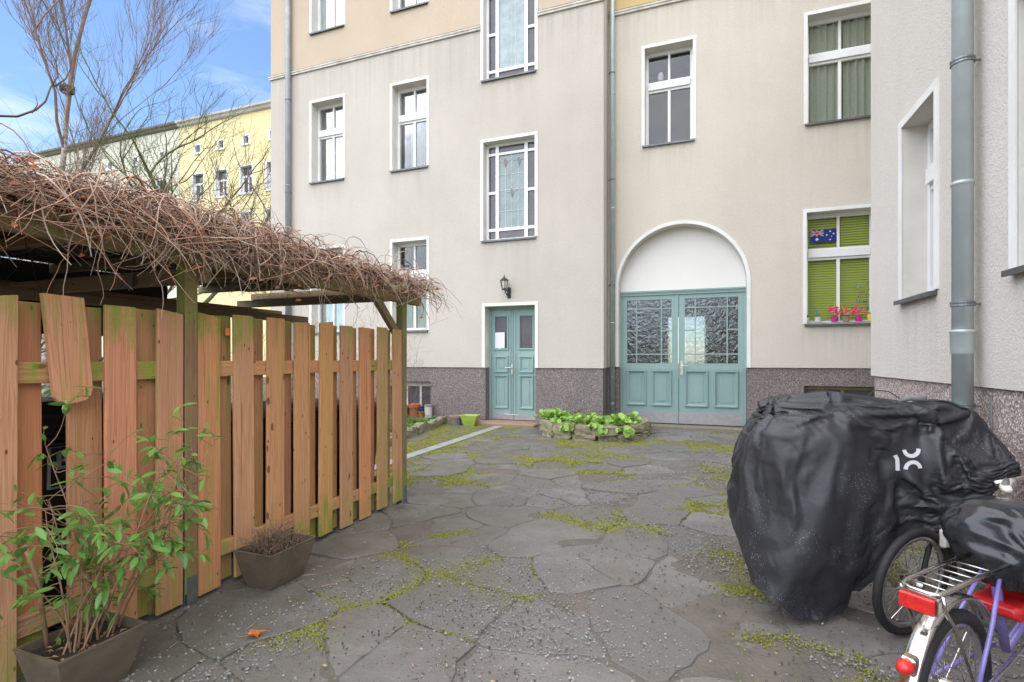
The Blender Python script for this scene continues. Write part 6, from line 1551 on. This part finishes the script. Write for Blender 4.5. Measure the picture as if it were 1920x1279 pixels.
rk.tube([(.30, y_, zr), (.0, y_, zr+.004), (-.16, y_, zr), (-.195, y_-.008, zr-.004), (-.205, y_-.03, zr-.006), (-.205, -y_+.03, zr-.006), (-.195, -y_+.008, zr-.004), (-.16, -y_, zr), (.0, -y_, zr+.004), (.30, -y_, zr)], .0072, 8)
for x in (-.15, -.09, -.03, .03, .09, .15): rk.tube([(x, -y_, zr), (x, y_, zr)], .0032, 6)
for s_ in (-1, 1):
    rk.tube([(-.19, s_*y_, zr-.006), (-.185, s_*(y_+.004), zr-.05), (-.13, s_*(y_+.006), .50), (.0, s_*.066, R+.01)], .0062, 8)
rk.build('rack', 'chrome', lb, local=True, smooth=True)
rf_ = MB(); rf_.obox((-.222, 0, .573), (.007, 0, 0), (0, .046, 0), (0, 0, .024)); rf_.build('reflector', 'reflector', lb, local=True, bev=.004)
rh = MB(); rh.obox((-.2105, 0, .575), (.0035, 0, 0), (0, .049, 0), (0, 0, .027)); rh.build('reflector_frame', 'chrome', lb, local=True)
tl = MB(); tl.lathe([(.0, -.03), (.014, -.028), (.022, -.01), (.022, .012), (0, .016)], 0, 0, 0, 12, False); tl.v = [(-.285+z, x, .40+y) for x, y, z in tl.v]; tl.build('tail_light', 'reflector', lb, local=True, smooth=True)
tl = MB(); tl.obox((-.262, 0, .40), (.016, 0, .004), (0, .02, 0), (0, 0, .026)); tl.build('tail_light_case', 'chrome', lb, local=True, bev=.006)
wn = MB(); wn.tube([(-.285, .03, .335), (-.31, .02, .32), (-.315, -.01, .335), (-.29, -.03, .34)], .004, 6); wn.build('wing_nut', 'chrome', lb, local=True)
fr = MB()
for s_ in (-1, 1):
    fr.tube([(0, s_*.06, R), (.16, s_*.045, .43), (.30, s_*.022, .58)], .0068, 8); fr.tube([(0, s_*.06, R), (.2, s_*.05, R+.01), (.40, s_*.03, .27)], .007, 8)
fr.tube([(.40, 0, .27), (.33, 0, .50), (.29, 0, .62)], .015, 10); fr.tube([(.40, 0, .27), (.65, 0, .36), (.90, 0, .56)], .015, 10); fr.tube([(.36, 0, .40), (.65, 0, .44), (.90, 0, .62)], .012, 10); fr.tube([(.905, 0, .53), (.88, 0, .70)], .019, 10)
for s_ in (-1, 1): fr.tube([(.905, s_*.02, .53), (.93, s_*.05, .46), (1.0, s_*.05, R)], .010, 8)
fr.build('frame', 'lilac', lb, local=True, smooth=True)
dr = MB(); dr.tube([(0, -.075, R), (.0, .075, R)], .007, 8); dr.build('axle', 'rim', lb, local=True); dr = MB(); dr.tube([(0, -.08, R+.035), (.2, -.075, R+.055), (.40, -.07, .34), (.44, -.07, .27), (.40, -.07, .20), (.2, -.075, R-.03), (0, -.08, R-.035)], .004, 5); dr.build('chain', 'rim', lb, local=True)
ST = radians(50)
def turn(x, y, z): return (.95+(x-.87)*cos(ST)-y*sin(ST), (x-.87)*sin(ST)+y*cos(ST), z)
hs = MB(); hs.tube([(.88, 0, .70), (.95, 0, .82)], .012, 8); hs.tube([turn(*q) for q in ((.80, .28, .80), (.855, .15, .815), (.87, 0, .82), (.855, -.15, .815), (.80, -.28, .80))], .011, 8); hs.build('handlebar', 'chrome', lb, local=True, smooth=True)
for s_ in (-1, 1):
    q = MB(); q.tube([turn(*w) for w in ((.83, s_*.2, .806), (.80, s_*.24, .806), (.735, s_*.285, .80), (.70, s_*.30, .798), (.69, s_*.305, .797))], [.013, .018, .019, .017, .008], 10, flat=.85); go = q.build('grip', 'grip_white', lb, local=True, smooth=True)
    q = MB(); q.tube([turn(*w) for w in ((.80, s_*.24, .816), (.735, s_*.285, .811), (.71, s_*.298, .807))], [.010, .013, .007], 8); q.build('grip_pad', 'grip_grey', go, local=True, smooth=True)
sc = MB(); NU, NW = 72, 44
for i in range(NU):
    th = 2*pi*i/NU
    for j in range(NW+1):
        v = j/NW; ph_ = v*pi*.80; sx = .165+.02*cos(th); px_ = .41+1.08*sx*math.copysign(abs(cos(th))**.75, cos(th))*sin(ph_)**.62; py_ = .15*math.copysign(abs(sin(th))**.75, sin(th))*sin(ph_)**.62; pz = .672+.125*cos(ph_)*(1 if cos(ph_) > 0 else 1.55)
        p = Vector((px_, py_, pz)); o_ = Vector((cos(th), sin(th), .2)).normalized(); q = Vector((p.x+p.z*.9, p.y*1.2, p.z*.8-p.x*.5))
        d = (.030*(ridged(q+Vector((5, 2, 1)), 4.5)-.45)+.014*(ridged(Vector((q.x*1.6, q.y, q.z*.6)), 11)-.45))*min(1, v*2.5)
        if v > .75: d -= .03*(v-.75)*4*abs(sin(th*11))
        p += o_*d; sc.v.append(tuple(p))
for i in range(NU):
    for j in range(NW): a = i*(NW+1)+j; b = ((i+1) % NU)*(NW+1)+j; sc.f.append((a, b, b+1, a+1))
sc.build('saddle_cover', 'saddle_cover', lb, local=True, smooth=True)
rd = MB(); rd.loops([[(x, y, z) for y, z in ((-.05*k-.03, z0), (.05*k+.03, z0), (.055*k+.03, z1-.01), (.04*k+.03, z1), (-.04*k-.03, z1), (-.055*k-.03, z1-.01))] for x, k, z0, z1 in ((.30, .5, .425, .45), (.32, .8, .41, .46), (.42, .7, .41, .46), (.46, .7, .41, .49), (.58, .7, .42, .51))], True, True); rd.build('red_carrier', 'red_plastic', lb, local=True, bev=.004)
rd = MB(); rd.obox((.46, -.075, .51), (.09, 0, .01), (0, .012, 0), (0, 0, .028)); rd.build('red_arm', 'red_plastic', lb, local=True, bev=.008)
